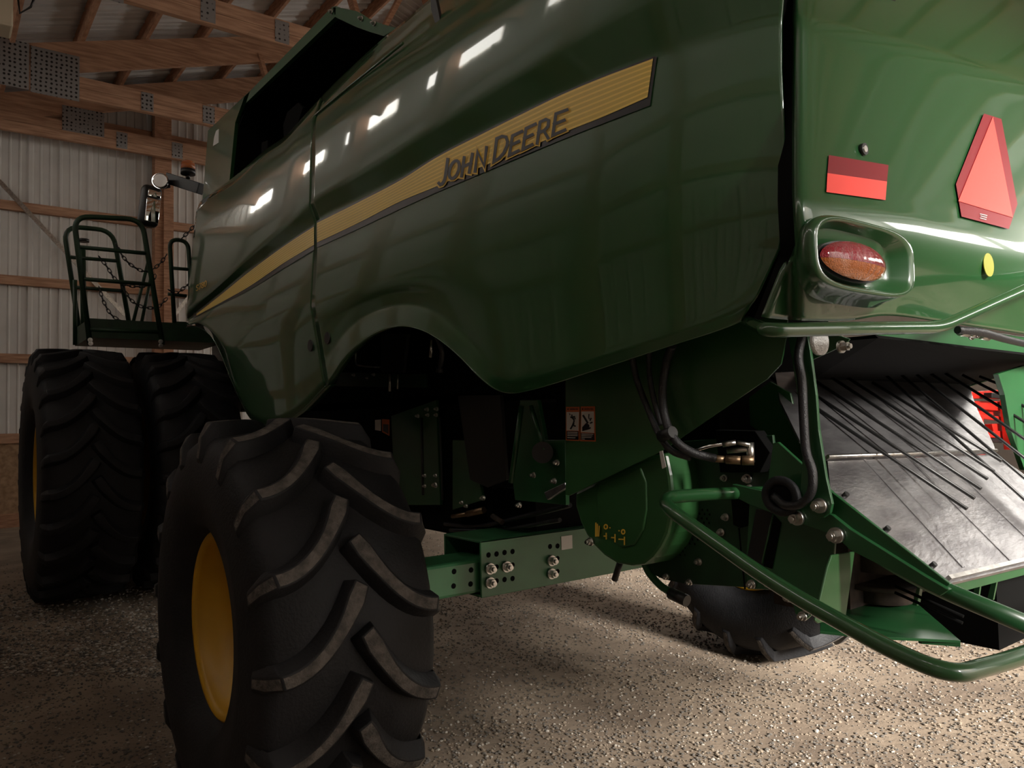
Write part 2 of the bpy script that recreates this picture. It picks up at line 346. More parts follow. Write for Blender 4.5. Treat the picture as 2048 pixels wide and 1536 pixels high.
# ---- body surfaces: rows traced as pixel lines on planes of the machine's side, then curved in depth
class Surf:
    """rows: list of (table px->py, px_start, px_end, depth); v in [0, n-1]"""
    def __init__(s, rows, bulge, axis, extra, smooth=.06): s.r = rows; s.b = bulge; s.ax = axis; s.ex = extra; s.sm = smooth
    def dep1(s, v):
        v = max(0, min(len(s.r)-1.0001, v)); i = int(v); t = v-i
        a = s.r[i][3]; b = s.r[i+1][3]; return a+(b-a)*t+s.b[i]*4*t*(1-t)
    def dep(s, v):
        return sum(s.dep1(v+s.sm*k) for k in (-2, -1, 0, 1, 2))/5
    def pix(s, u, v):
        v = max(0, min(len(s.r)-1, v)); i = min(int(v), len(s.r)-2); t = v-i; out = []
        for k in (i, i+1):
            tb, a, b, d = s.r[k][:4]; x = a+(b-a)*u; out.append((x, cub(tb, x)))
        return out[0][0]*(1-t)+out[1][0]*t, out[0][1]*(1-t)+out[1][1]*t
    def at(s, px, py, v, off=0):
        d = s.dep(v); p = None
        for _ in range(4):
            dd = d+(s.ex(p, px, py, v) if p is not None else s.ex(None, px, py, v))+off
            p = PX(px, py, dd) if s.ax == 'X' else PY(px, py, dd)
        return p
    def vof(s, px, py):
        ys = [cub(r[0], px) for r in s.r]
        for i in range(len(ys)-1):
            if ys[i] <= py <= ys[i+1]: return i+(py-ys[i])/(ys[i+1]-ys[i]+1e-9)
        return 0 if py < ys[0] else len(ys)-1
    def on(s, px, py, off=0): return s.at(px, py, s.vof(px, py), off)
    def build(s, name, nu, nv, m, thick, parent, ur=(0, 1), skip=None, label=None):
        V = []; F = []; vs_ = [(len(s.r)-1)*j/nv for j in range(nv+1)]
        for j in vs_:
            for i in range(nu+1):
                u = ur[0]+(ur[1]-ur[0])*i/nu; px, py = s.pix(u, j); V.append(s.at(px, py, j))
        for j in range(nv):
            for i in range(nu): F.append((j*(nu+1)+i, (j+1)*(nu+1)+i, (j+1)*(nu+1)+i+1, j*(nu+1)+i+1))
        o = link(name, mesh(V, F, True, [m]), parent, label=label)
        md = o.modifiers.new('s', 'SOLIDIFY'); md.thickness = thick; md.offset = -1; md.use_quality_normals = True
        return o
def rear_turn(p, px, py, v):
    if p is None: return 0
    return .17*max(0, (1.75-p.y)/.8)**2.2
A_ = [(600, 262), (626, 243), (677, 203), (720, 171), (800, 115), (861, 76), (900, 48), (960, 6), (1050, -55), (1150, -120), (1250, -185), (1350, -245), (1440, -300), (1510, -335), (1600, -385)]
T_ = [(600, 232), (640, 196), (663, 172), (720, 118), (767, 76), (794, 54), (853, 4), (900, -35), (960, -82), (1050, -150), (1150, -225), (1250, -300), (1350, -370), (1510, -470), (1600, -520)]
B_ = [(600, 428), (621, 408), (720, 350), (800, 301), (875, 254), (960, 200), (1050, 146), (1150, 85), (1250, 27), (1350, -22), (1440, -62), (1510, -88), (1600, -115)]
C_ = [(600, 462), (632, 440), (720, 394), (800, 354), (875, 309), (960, 263), (1050, 218), (1122, 184), (1200, 150), (1306, 111), (1350, 95), (1440, 66), (1510, 48), (1600, 32)]
D_ = [(600, 512), (632, 497), (720, 457), (800, 419), (875, 385), (960, 349), (1050, 311), (1137, 275), (1250, 231), (1300, 212), (1350, 194), (1440, 165), (1510, 147), (1600, 130)]
E_ = [(600, 620), (623, 611), (720, 580), (800, 555), (875, 530), (970, 500), (1050, 474), (1150, 443), (1225, 422), (1300, 405), (1400, 391), (1500, 387), (1600, 388)]
E2_ = [(630, 668), (660, 640), (700, 618), (760, 592), (820, 582), (880, 588), (940, 610), (1000, 630), (1100, 610), (1225, 570), (1350, 540), (1450, 515), (1570, 492)]
F_ = [(640, 745), (655, 722), (670, 698), (690, 670), (720, 642), (760, 621), (800, 613), (840, 616), (880, 634), (920, 668), (960, 714), (990, 748), (1015, 764), (1060, 758), (1160, 728), (1250, 698), (1350, 666), (1440, 634), (1530, 590)]
G_ = [(640, 800), (651, 772), (665, 750), (690, 714), (720, 686), (760, 662), (800, 653), (840, 660), (880, 682), (920, 716), (960, 757), (990, 779), (1020, 787), (1060, 781), (1160, 751), (1250, 722), (1350, 689), (1440, 660), (1500, 634)]
def between(a, b, t, w0): return [(x, y*(1-t)+cub(b, x)*t) for x, y in a if x >= w0]
A2_ = between(A_, B_, .27, 620)
XS = dict(T=1.86, A=1.67, B=1.62, C=1.655, D=1.647, E=1.64, E2=1.66, F=1.68, G=1.71)
side = Surf([(T_, 640, 1600, XS['T']), (A_, 626, 1580, XS['A']), (A2_, 624, 1578, 1.612), (B_, 621, 1574, XS['B']), (C_, 633, 1563, XS['C']), (D_, 629, 1563, XS['D']), (E_, 623, 1576, XS['E']),
             (E2_, 634, 1562, XS['E2']), (F_, 645, 1512, XS['F']), (G_, 651, 1482, XS['G'])], [-.03, -.012, -.002, 0, 0, -.004, -.004, 0, 0], 'X', rear_turn, .045)
def sx(p, px, py, v):
    r = rear_turn(p, px, py, v)
    if v > 7 and px < 1010:      # the rolled flare around the rear wheel arch stands proud of the panel
        r -= .045*max(0, v-7.9)/1.1*min(1, (1010-px)/60)
    return r
side.ex = sx
panel_r = side.build('side_panel', 120, 96, GREEN, .012, comb, label='long rear side panel with rolled wheel arch')
# inner return of the panel bottom lip
def lip(surf, name, parent, v, u0, u1, n, dx, up):
    V = []; F = []
    for i in range(n+1):
        px, py = surf.pix(u0+(u1-u0)*i/n, v); p = surf.at(px, py, v); V += [p, p+Vector((dx, 0, up))]
    for i in range(n): F.append((2*i, 2*i+1, 2*i+3, 2*i+2))
    o = link(name, mesh(V, F, True, [GREEN]), parent); md = o.modifiers.new('s', 'SOLIDIFY'); md.thickness = .004; return o
lip(side, 'panel_return', panel_r, 9, 0, 1, 120, .05, .012)
# ---- front panel
fA = [(369, 440), (392, 424), (404, 411), (430, 393), (465, 371), (524, 318), (565, 287), (592, 262), (626, 244)]
fT = [(369, 430), (404, 400), (470, 352), (530, 300), (575, 268), (600, 240), (640, 196)]
fB = [(366, 634), (400, 605), (440, 569), (500, 514), (575, 451), (621, 409)]
fC = [(366, 647), (393, 624), (440, 587), (498, 540), (560, 494), (600, 468), (633, 447)]
fD = [(366, 652), (390, 636), (440, 610), (498, 581), (572, 535), (633, 498)]
fE = [(366, 655), (400, 661), (425, 672), (445, 700), (457, 704), (516, 660), (560, 636), (623, 611)]
fG = [(366, 656), (385, 652), (400, 656), (420, 670), (438, 700), (460, 755), (480, 800), (500, 836), (540, 850), (590, 831), (651, 771)]
fE = [(366, 655), (385, 648), (400, 647), (430, 668), (457, 700), (516, 660), (560, 636), (623, 611)]
fA2 = [(x, y*.73+cub(fB, x)*.27) for x, y in fA]
front = Surf([(fT, 640, 400, 1.78), (fA, 626, 392, 1.66), (fA2, 624, 386, 1.612), (fB, 621, 372, 1.62), (fC, 633, 373, 1.655), (fD, 629, 374, 1.647), (fE, 623, 376, 1.64), (fG, 651, 372, 1.71)], [-.02, -.01, -.002, 0, 0, -.003, 0], 'X', lambda p, a, b, v: 0, .045)
panel_f = front.build('side_panel', 70, 72, GREEN, .012, comb, label='front side panel ending in a point above the tyre')
panel_f.modifiers['s'].offset = 1
lip(front, 'panel_return', panel_f, 7, 0, 1, 60, .06, .01)
MB().tube([side.at(*side.pix(0, v/4), v/4)+Vector((.022, .01, 0)) for v in range(5, 29)], .014, 8).build('panel_seal', MBLACK, comb)
# handles: dark round plugs in panels
for (sf, px, py, par) in ((front, 621, 691, panel_f), (side, 655, 676, panel_r)):
    c = sf.on(px, py); MB().cyl(c+Vector((-.004, 0, 0)), c+Vector((.03, 0, 0)), .033, 20).build('latch_plug', BLACK, par)
# ---- stripes (flat print that follows the panels)
def yt(px): return cub([(393, 628), (440, 591), (498, 544), (560, 498), (600, 471), (630, 452)], px) if px < 631 else cub([(632, 447), (720, 403), (800, 361), (873, 315), (960, 270), (1050, 225), (1122, 190), (1200, 157), (1306, 117)], px)
def yb(px): return cub([(393, 631), (440, 606), (498, 573), (572, 523), (629, 489)], px) if px < 631 else cub([(632, 486), (720, 444), (800, 403), (870, 374), (960, 335), (1050, 298), (1137, 261), (1200, 236), (1296, 194)], px)
def band(surf, name, x0, x1, ft, fb, m, parent, off, n=60, slant=0, rows=4, label=None, r=0):
    V = []; U = []
    for i in range(n+1):
        for j in range(rows+1):
            q = i/n; t = j/rows
            px = x0+(x1-x0)*q+slant*t*q
            a, b = ft(px), fb(px)
            py = a+(b-a)*t
            V.append(surf.on(px, py, off)); U.append((q, t))
    F = [(i*(rows+1)+j, i*(rows+1)+j+1, (i+1)*(rows+1)+j+1, (i+1)*(rows+1)+j) for i in range(n) for j in range(rows)]
    return link(name, mesh(V, F, False, [m], uvs=U), parent, label=label)
band(side, 'stripe_border', 634, 1314, lambda x: yt(x)-4, lambda x: cub(D_, x)-1, STKB, panel_r, -.0035, 80, slant=-14)
band(side, 'stripe', 634, 1306, yt, yb, STRIPE, panel_r, -.0055, 80, slant=-11, label='yellow stripe with fine printed lines')
band(front, 'stripe_border', 387, 628, lambda x: yt(x)-3, lambda x: cub(fD, x)-1, STKB, panel_f, -.0035, 40)
band(front, 'stripe', 393, 628, yt, yb, STRIPE, panel_f, -.0055, 40, label='yellow stripe tapering to a point')
# ---- lettering by strokes
def arc(cx, cy, rx, ry, a0, a1, n=16): return [(cx+rx*math.cos(math.radians(a0+(a1-a0)*i/n)), cy-ry*math.sin(math.radians(a0+(a1-a0)*i/n))) for i in range(n+1)]
GL = {'J': [[(.75, 1), (.75, .25)]+[(.4+.35*math.cos(t), .25-.25*math.sin(t)) for t in (.4, .9, 1.4, 1.9, 2.5)]],
      'O': [[(.5+.5*math.cos(t*.3927), .5+.5*math.sin(t*.3927)) for t in range(17)]], 'H': [[(0, 0), (0, 1)], [(1, 0), (1, 1)], [(0, .5), (1, .5)]],
      'N': [[(0, 0), (0, 1), (1, 0), (1, 1)]], 'D': [[(0, 0), (0, 1), (.45, 1), (.8, .88), (1, .6), (1, .4), (.8, .12), (.45, 0), (0, 0)]],
      'E': [[(1, 1), (0, 1), (0, 0), (1, 0)], [(0, .52), (.85, .52)]], 'R': [[(0, 0), (0, 1), (.6, 1), (.9, .88), (.9, .6), (.6, .48), (0, .48)], [(.5, .48), (1, 0)]],
      'S': [[(1, .85), (.7, 1), (.3, 1), (0, .82), (.1, .6), (.9, .42), (1, .2), (.7, 0), (.3, 0), (0, .15)]], '7': [[(0, 1), (1, 1), (.35, 0)]],
      '8': [[(.5, .53), (.1, .65), (.1, .9), (.5, 1), (.9, .9), (.9, .65), (.5, .53), (0, .35), (0, .12), (.5, 0), (1, .12), (1, .35), (.5, .53)]],
      '0': [[(.5+.5*math.cos(t*.3927), .5+.5*math.sin(t*.3927)) for t in range(17)]], 'A': [[(0, 0), (.5, 1), (1, 0)], [(.2, .35), (.8, .35)]],
      'W': [[(0, 1), (.25, 0), (.5, .8), (.75, 0), (1, 1)]], 'I': [[(.5, 0), (.5, 1)]], 'G': [[(1, .8), (.6, 1), (.2, .9), (0, .5), (.2, .1), (.6, 0), (1, .15), (1, .45), (.6, .45)]]}
def stroke_mesh(lines, wd, f, cap=True):
    """lines: pixel polylines -> ribbons mapped by f(px,py)"""
    V = []; F = []
    for L in lines:
        L = [Vector((a, b)) for a, b in L]
        if cap and (L[0]-L[-1]).length > 1e-3:
            L[0] = L[0]+(L[0]-L[1]).normalized()*wd*.5; L[-1] = L[-1]+(L[-1]-L[-2]).normalized()*wd*.5
        k = len(V); n = len(L); cl = (L[0]-L[-1]).length < 1e-3
        for i, p in enumerate(L):
            a = (L[i]-L[i-1]).normalized() if i else ((L[-1]-L[-2]).normalized() if cl else (L[1]-L[0]).normalized())
            b = (L[i+1]-L[i]).normalized() if i < n-1 else ((L[1]-L[0]).normalized() if cl else a)
            t = (a+b); t = t.normalized() if t.length > .2 else a
            nn = Vector((-t.y, t.x)); s_ = wd*.5/max(.45, abs(nn.dot(Vector((-a.y, a.x)))))
            for q in (p+nn*s_, p-nn*s_): V.append(f(q.x, q.y))
        for i in range(n-1): F.append((k+2*i, k+2*i+1, k+2*i+3, k+2*i+2))
    return V, F
def glyph(ch, bl, br, tl, tr):
    out = []
    for L in GL[ch]:
        out.append([((bl[0]*(1-u)+br[0]*u)*(1-v)+(tl[0]*(1-u)+tr[0]*u)*v, (bl[1]*(1-u)+br[1]*u)*(1-v)+(tl[1]*(1-u)+tr[1]*u)*v) for u, v in L])
    return out
def Zm(x, y): return (800+x/3.413, 50+y/3.413)
LET = [('J', (255, 1100), (318, 1072), (282, 936), (340, 912)), ('O', (328, 1062), (398, 1030), (342, 944), (410, 912)), ('H', (420, 1030), (472, 1005), (438, 905), (494, 882)),
       ('N', (512, 998), (574, 962), (528, 864), (590, 836)), ('D', (640, 932), (722, 880), (660, 775), (742, 740)), ('E', (746, 888), (808, 858), (768, 756), (832, 726)),
       ('E', (838, 848), (902, 816), (860, 706), (924, 676)), ('R', (936, 806), (1010, 770), (956, 662), (1022, 632)), ('E', (1042, 752), (1126, 716), (1064, 606), (1140, 578))]
lines = []
for ch, *q in LET: lines += glyph(ch, *[Zm(*p) for p in q])
V, F = stroke_mesh(lines, 12.4, lambda a, b: side.on(a, b, -.0075)); link('lettering_outline', mesh(V, F, False, [STKY]), panel_r)
V, F = stroke_mesh(lines, 6.2, lambda a, b: side.on(a, b, -.0095)); link('lettering', mesh(V, F, False, [STKB]), panel_r, label='black name lettering on the stripe')
lines = []
for i, ch in enumerate('S780'): lines += glyph(ch, (392+i*5.4, 582-i*2.6), (396+i*5.4, 580-i*2.6), (393+i*5.4, 571-i*2.8), (397+i*5.4, 569-i*2.8))
V, F = stroke_mesh(lines, 1.3, lambda a, b: front.on(a, b, -.004)); link('model_number', mesh(V, F, False, [STKY]), panel_f)
# ---- rear hood (tail)
def tail_turn(p, px, py, v): return .05*math.exp(-max(0, px-1582)/12)
r0 = [(1560, -420), (1600, -400), (1800, -330), (2050, -250), (2330, -150)]
r0b = [(1560, -120), (1600, -110), (1800, -60), (2050, 5), (2330, 90)]
r1 = [(1560, 30), (1583, 35), (1682, 55), (1800, 86), (1887, 115), (1946, 138), (2048, 176), (2200, 235), (2330, 290)]
r2 = [(1560, 384), (1583, 386), (1682, 399), (1829, 424), (1858, 432), (2048, 482), (2200, 528), (2330, 570)]
r3 = [(1520, 500), (1580, 490), (1682, 510), (1829, 530), (2048, 585), (2200, 620), (2330, 660)]
r4 = [(1500, 632), (1545, 637), (1600, 641), (1700, 641), (1760, 632), (1790, 632), (1875, 643), (2048, 668), (2200, 690), (2330, 715)]
tail = Surf([(r0, 1605, 2330, 1.46), (r0b, 1594, 2330, 1.24), (r1, 1584, 2330, 1.085), (r2, 1584, 2330, 1.015), (r3, 1590, 2330, 1.03), (r4, 1532, 2330, 1.1)], [-.02, -.01, .012, -.012, 0], 'Y', tail_turn, .025)
hood = tail.build('rear_hood', 90, 70, GREEN, .015, comb, label='glossy rear hood with lights and reflectors')
def side_return(v0, v1):   # rear hood's left return behind the gap
    V = []; n = 60
    for j in range(n+1):
        v = v0+(v1-v0)*j/n; p = tail.at(*tail.pix(0, v), v); V += [p, p+Vector((.03, .06, 0))]
    return mesh(V, [(2*i, 2*i+1, 2*i+3, 2*i+2) for i in range(n)], True, [GREEN])
link('hood_return', side_return(0, 5), hood).data.materials[0] = MBLACK  # green return coloured black for the shade in the gap
# black sheet standing in for the shade in the gap between side panel and hood
V = []; n = 50
se = [(-400, 1566), (380, 1563), (400, 1577), (470, 1568), (540, 1545), (600, 1516), (640, 1484)]; he = [(-400, 1596), (30, 1584), (386, 1584), (402, 1598), (470, 1590), (590, 1558), (640, 1532)]
for i in range(n+1):
    py = -380+1016*i/n
    a = side.on(interp(se, py)-4, py, .03)+Vector((0, .02, 0)); b = tail.on(interp(he, py)+6, py, .05); V += [a, b]
o = link('gap_shade_sheet', mesh(V, [(2*i, 2*i+1, 2*i+3, 2*i+2) for i in range(n)], True, [MBLACK]), comb)
# tail lamp pod
c0 = PY(1716, 519, 1.0)
hw = (PY(1818, 519, 1.0).x-PY(1617, 519, 1.0).x)/2; hh = .5*abs(PY(1716, 448, 1.0).z-PY(1716, 591, 1.0).z)
def sell(k, y, sx=1, sz=1, dx=0, dz=0, n=48, e=3.6):
    o = []
    for i in range(n):
        t = 2*math.pi*i/n; c, s_ = math.cos(t), math.sin(t)
        o.append(Vector((c0.x+dx+hw*sx*math.copysign(abs(c)**(2/e), c), y, c0.z+dz+hh*sz*math.copysign(abs(s_)**(2/e), s_))))
    return o
loops = [sell(0, 1.060, .93, 1.1, dx=.05, dz=-.005), sell(1, 1.025, .98, 1.07, dx=.022), sell(2, 0.985, 1.01, 1.01), sell(3, 0.973, .97, .96), sell(4, 0.973, .93, .9), sell(5, 0.980, .88, .85), sell(6, 1.015, .8, .74), sell(7, 1.032, .7, .6)]
V = [p for L in loops for p in L]; n = 48
F = [(j*n+i, j*n+(i+1) % n, (j+1)*n+(i+1) % n, (j+1)*n+i) for j in range(len(loops)-1) for i in range(n)]+[tuple((len(loops)-1)*n+i for i in range(n))]
pod = link('lamp_housing', mesh(V, F, True, [GREEN]), comb, label='raised rounded frame around the tail lamp')
lc = PY(1707, 524, 1.005); lw = .5*(PY(1770, 524, 1.005).x-PY(1643, 524, 1.005).x); lh = .5*(PY(1707, 487, 1.005).z-PY(1707, 562, 1.005).z)
def lens(t0, t1, m, nm, lab):
    V = []; F = []; nr = 10; zs = [t0+(t1-t0)*k/10 for k in range(11)]; na = 24
    for z in zs:
        w_ = math.sqrt(max(0, 1-z*z))
        for i in range(na+1):
            x = -w_+2*w_*i/na; y = -.03*math.sqrt(max(0, 1-x*x-z*z*.9)); rip = .0012*math.sin(i*2.6)*(1 if w_ > .2 else 0)
            V.append(lc+Vector((x*lw, y+rip, z*lh)))
    for j in range(10):
        for i in range(na): F.append((j*(na+1)+i, j*(na+1)+i+1, (j+1)*(na+1)+i+1, (j+1)*(na+1)+i))
    o = link(nm, mesh(V, F, True, [m]), lamp, label=lab); return o
mb = MB(); el = [lc+Vector((math.cos(t*math.pi/16)*lw*1.05, .004, math.sin(t*math.pi/16)*lh*1.07)) for t in range(32)]
lamp = mb.prism(el, (0, .03, 0)).build('tail_lamp', BLACK, comb)
lens(-.98, -.12, AMBER, 'lens', 'amber ribbed lens'); lens(-.11, .98, REDL, 'lens', 'red ribbed lens')
# stickers on the tail
def patch(surf, name, corners, m, parent, off, n=6, label=None):
    V = []
    a, b, c, d = corners
    for j in range(n+1):
        for i in range(n+1):
            u, v = i/n, j/n
            V.append(surf.on((a[0]*(1-u)+b[0]*u)*(1-v)+(d[0]*(1-u)+c[0]*u)*v, (a[1]*(1-u)+b[1]*u)*(1-v)+(d[1]*(1-u)+c[1]*u)*v, off))
    return link(name, mesh(V, [(j*(n+1)+i, (j+1)*(n+1)+i, (j+1)*(n+1)+i+1, j*(n+1)+i+1) for j in range(n) for i in range(n)], True, [m]), parent, label=label)
patch(tail, 'reflector_strip', [(1658, 310), (1777, 330), (1774, 364), (1655, 347)], RETRO, comb, -.004, label='dark red reflective strip')
patch(tail, 'reflector_strip', [(1655, 346), (1774, 363), (1771, 400), (1653, 384)], FLUO, comb, -.0045, label='bright orange reflective strip')
def surf_poly(surf, pts, off, n=8, th=.003):   # flat print / thin plate that lies on a curved surface
    cx = sum(p[0] for p in pts)/len(pts); cy = sum(p[1] for p in pts)/len(pts); V = []; F = []
    for a, b in zip(pts, pts[1:]+pts[:1]):
        k = len(V); idx = {}
        for i in range(n+1):
            for j in range(n+1-i):
                u, v = i/n, j/n; idx[i, j] = k+len(idx); V.append(surf.on(cx+(a[0]-cx)*u+(b[0]-cx)*v, cy+(a[1]-cy)*u+(b[1]-cy)*v, off))
        for i in range(n):
            for j in range(n-i):
                F.append((idx[i, j], idx[i+1, j], idx[i, j+1]))
                if i+j < n-1: F.append((idx[i+1, j], idx[i+1, j+1], idx[i, j+1]))
    return V, F
V, F = surf_poly(tail, [(1968, 227), (2003, 238), (2035, 408), (2018, 458), (1923, 433), (1912, 368)], -.006)
smv = link('warning_triangle', mesh(V, F, False, [RETRO]), comb, label='slow vehicle triangle sign with dark red border')
V, F = surf_poly(tail, [(1986, 233), (2026, 435), (1917, 402)], -.008)
link('triangle_centre', mesh(V, F, False, [FLUO]), smv)
V, F = stroke_mesh([[(1961, 428), (1974, 431)], [(1962, 432), (1973, 435)], [(1961, 436), (1972, 439)]], 1.4, lambda a, b: tail.on(a, b, -.009)); link('fine_print', mesh(V, F, False, [STKW]), smv)
p = tail.on(1723, 300); MB().cyl(p, p+Vector((0, -.011, 0)), .016, 24).build('hood_lock', BLACK, comb); MB().cyl(p, p+Vector((0, -.0125, 0)), .009, 20).build('lock_face', ZINC, comb)
p = tail.on(1976, 530, -.002)  # flat round disc in dull yellow
MB().cyl(p, p+Vector((0, -.003, 0)), .037, 32).build('round_emblem', mat('dull_yellow', (.3, .3, .03), rough=.4), comb, label='faded round yellow emblem')
p = tail.on(1768, -14); m_ = MB().cyl(p+Vector((0, -.012, 0)), p+Vector((0, .03, 0)), .05, 32).build('handle_recess', BLACK, comb)
# closed shell behind the panels, matt black standing in for the shade inside
MB().box((2.35, 2.2, 1.65), (3.75, 7.0, 3.2)).box((2.35, 3.35, .92), (3.6, 6.9, 1.7)).box((1.95, 1.75, 2.35), (3.8, 7.0, 3.0)).build('body_core', MBLACK, comb)
MB().box((2.5, 7.2, 1.7), (3.9, 8.9, 3.7)).build('cab', BLACK, comb, bevel=.06)
MB().box((2.3, 7.9, .6), (4.6, 8.5, 1.5)).box((2.5, 8.4, .5), (3.5, 10.6, 1.6)).build('front_axle', DGREEN, comb)

# ---- wheels
def lathe(prof, n, cx=0):
    V = []; F = []; k = len(prof)
    for i in range(n):
        a = 2*math.pi*i/n
        for (x, r) in prof: V.append((x, r*math.cos(a), r*math.sin(a)))
    for i in range(n):
        for j in range(k-1): F.append((i*k+j, i*k+j+1, ((i+1) % n)*k+j+1, ((i+1) % n)*k+j))
    return V, F
def lug_mesh(R, hw, drop, h, wd, side_, wrap):
    """one tread bar: from the tyre's centre line out over the shoulder. Tyre frame, axle along X, lug near angle 0 at -Y"""
    V = []; F = []; n = 12; prof = []
    for i in range(n+1):
        t = i/n
        if t <= .86:
            q = t/.86; x = (.0+(hw-.025)*q)*side_; r = R-.012*q*q; s_ = 1-(1-q)**2.1
            arc = -drop*s_; tilt = 0
        else:
            q = (t-.86)/.14; x = (hw-.025+.03*math.sin(q*1.4))*side_; r = R-.012-wrap*q; arc = -drop-.03*q; tilt = 1
        prof.append((t, x, r, arc))
    for i, (t, x, r, arc) in enumerate(prof):
        a = prof[max(i-1, 0)]; b = prof[min(i+1, n)]
        dx = b[1]-a[1]; da = b[3]-a[3]; L = math.hypot(dx, da) or 1; nx_, na_ = -da/L, dx/L
        if t > .86: nx_, na_ = 0, side_
        wt = wd*(.62+.25*math.exp(-((t-.04)/.14)**2)); wb_ = wd*1.25
        if i == 0: wt *= .8
        hh_ = h if t <= .86 else h*(1-.75*(t-.86)/.14)
        for (w_, rr) in ((-wb_/2, r-.006), (-wt/2, r+hh_), (wt/2, r+hh_), (wb_/2, r-.006)):
            X = x+nx_*w_; A = (arc+na_*w_)/R
            if t > .86: X = x+side_*.012*(1 if rr > r else 0)
            V.append((X, -rr*math.cos(A), rr*math.sin(A)))
    mi = []
    for i in range(n):
        for j in range(3): F.append((i*4+j, i*4+j+1, (i+1)*4+j+1, (i+1)*4+j)); mi.append(1 if j == 1 else 0)
    F += [(3, 2, 1, 0), (n*4, n*4+1, n*4+2, n*4+3)]; mi += [0, 0]
    me = mesh(V, F, False, [RUBBER, LUGTOP], mi)
    bm = bmesh.new(); bm.from_mesh(me); bmesh.ops.recalc_face_normals(bm, faces=bm.faces)
    ed = [e for e in bm.edges if len(e.link_faces) == 2 and e.calc_face_angle(0) > .5]
    bmesh.ops.bevel(bm, geom=ed, offset=.006, segments=2, affect='EDGES', profile=.6)
    for f in bm.faces: f.smooth = True
    bm.to_mesh(me); bm.free(); return me
def wheel(cx, cy, R, hw, nl, drop, wd, h, rim_r, label, rimlabel, phase=0, dish=.06):
    hub = Vector((cx, cy, R+h-.012))
    Rc = R
    prof = [(-hw*.72, rim_r), (-hw*.98, rim_r+.05), (-hw*1.07, rim_r+(Rc-rim_r)*.5), (-hw*1.03, Rc-.11), (-hw*.97, Rc-.045), (-hw*.86, Rc-.016), (-hw*.4, Rc-.003), (0, Rc)]
    prof = prof+[(-x, r) for x, r in reversed(prof[:-1])]
    V, F = lathe(prof, 72)
    ty = link('tyre', mesh(V, F, True, [RUBBER]), comb, loc=hub, label=label); ty.matrix_parent_inverse = Matrix.Translation(-CO)
    ms_ = [lug_mesh(R, hw, drop, h, wd, s_, .1) for s_ in (1, -1)]
    if R > 1:
        for m_ in ms_: m_.materials[1] = RUBBER  # front lug tops coloured darker for the shade around the front wheels
    for i in range(nl):
        for s_ in (0, 1):
            a = 2*math.pi*(i+s_*.5+phase)/nl
            o = bpy.data.objects.new('tread_lug', ms_[s_]); C.objects.link(o); o.parent = ty; o.rotation_euler = (-a, 0, 0)
    rr = rim_r
    prof = [(-hw*.74, rr+.004), (-hw*.78, rr+.012), (-hw*.80, rr+.004), (-hw*.79, rr-.012), (-hw*.73, rr-.02), (-hw*.6, rr-.026), (-hw*.55, rr-.045), (-hw*.3, rr-.06), (-hw*.12, rr-.075), (-hw*.02, rr-.12), (dish, rr-.16), (dish, rr*.35), (dish-.03, rr*.33), (dish-.03, 0)]
    V, F = lathe(prof, 64); m2 = MB(); m2.v = [Vector(v) for v in V]; m2.f = F; m2.mi = [0]*len(F); m2.sm = [True]*len(F)
    ri = m2.build('rim', YELLOW, comb, label=rimlabel); ri.location = hub; ri.matrix_parent_inverse = Matrix.Translation(-CO)
    b = MB()
    for i in range(10):
        a = 2*math.pi*i/10; b.cyl((dish-.06, rr*.24*math.cos(a), rr*.24*math.sin(a)), (dish, rr*.24*math.cos(a), rr*.24*math.sin(a)), .014, 6)
    o = b.build('wheel_nuts', ZINC, ri); o.matrix_parent_inverse = Matrix.Identity(4); o['kind'] = 'stuff'
    # inner barrel so that the wheel is closed behind
    return ty
wheel(1.145, 3.11, .742, .315, 16, .25, .075, .056, .348, 'big rear left tyre with worn chevron lugs, nearest the camera', 'yellow steel rim', phase=.30)
wheel(4.46, 3.11, .742, .315, 16, .25, .075, .056, .348, 'rear right tyre seen beneath the chopper', None)
wheel(1.10, 8.25, 1.10, .37, 24, .27, .08, .055, .56, 'outer front tyre of the dual pair', 'yellow rim of the outer front wheel', dish=-.05)
wheel(1.97, 8.25, 1.10, .37, 24, .27, .08, .055, .56, 'inner front tyre partly behind the side panel', None, phase=.3)
# ---- rear axle: outer housing, sliding tube, bolts, holes
AY = 2.95
def axp(px, py): return PY(px, py, AY)
z0, z1 = axp(962, 1197).z, axp(962, 1082).z
xa = axp(962, 1140).x
zc = (z0+z1)/2
MB().box((xa, AY, z0), (3.6, AY+.012, z1)).box((xa, AY, z1-.012), (3.6, AY+.32, z1)).box((xa, AY+.31, z0), (3.6, AY+.32, z1)).box((xa, AY+.02, z0), (3.6, AY+.3, z0+.012)).build('axle_housing', AXG, comb, bevel=.004)
p0, p1 = PY(958, 1118, AY+.03), PY(958, 1186, AY+.03)
MB().box((1.35, AY+.03, p1.z), (xa+.3, AY+.26, p0.z)).build('axle_slide', AXG, comb, bevel=.015)
MB().box((3.6, AY+.03, p1.z), (4.3, AY+.26, p0.z)).build('axle_slide', AXG, comb, bevel=.015)
MB().cyl((1.32, AY+.15, .62), (1.32, AY+.15, 1.1), .08, 20).cyl((1.1, AY+.15, .79), (1.4, AY+.15, .79), .11, 20).build('wheel_knuckle', GREEN2, comb)
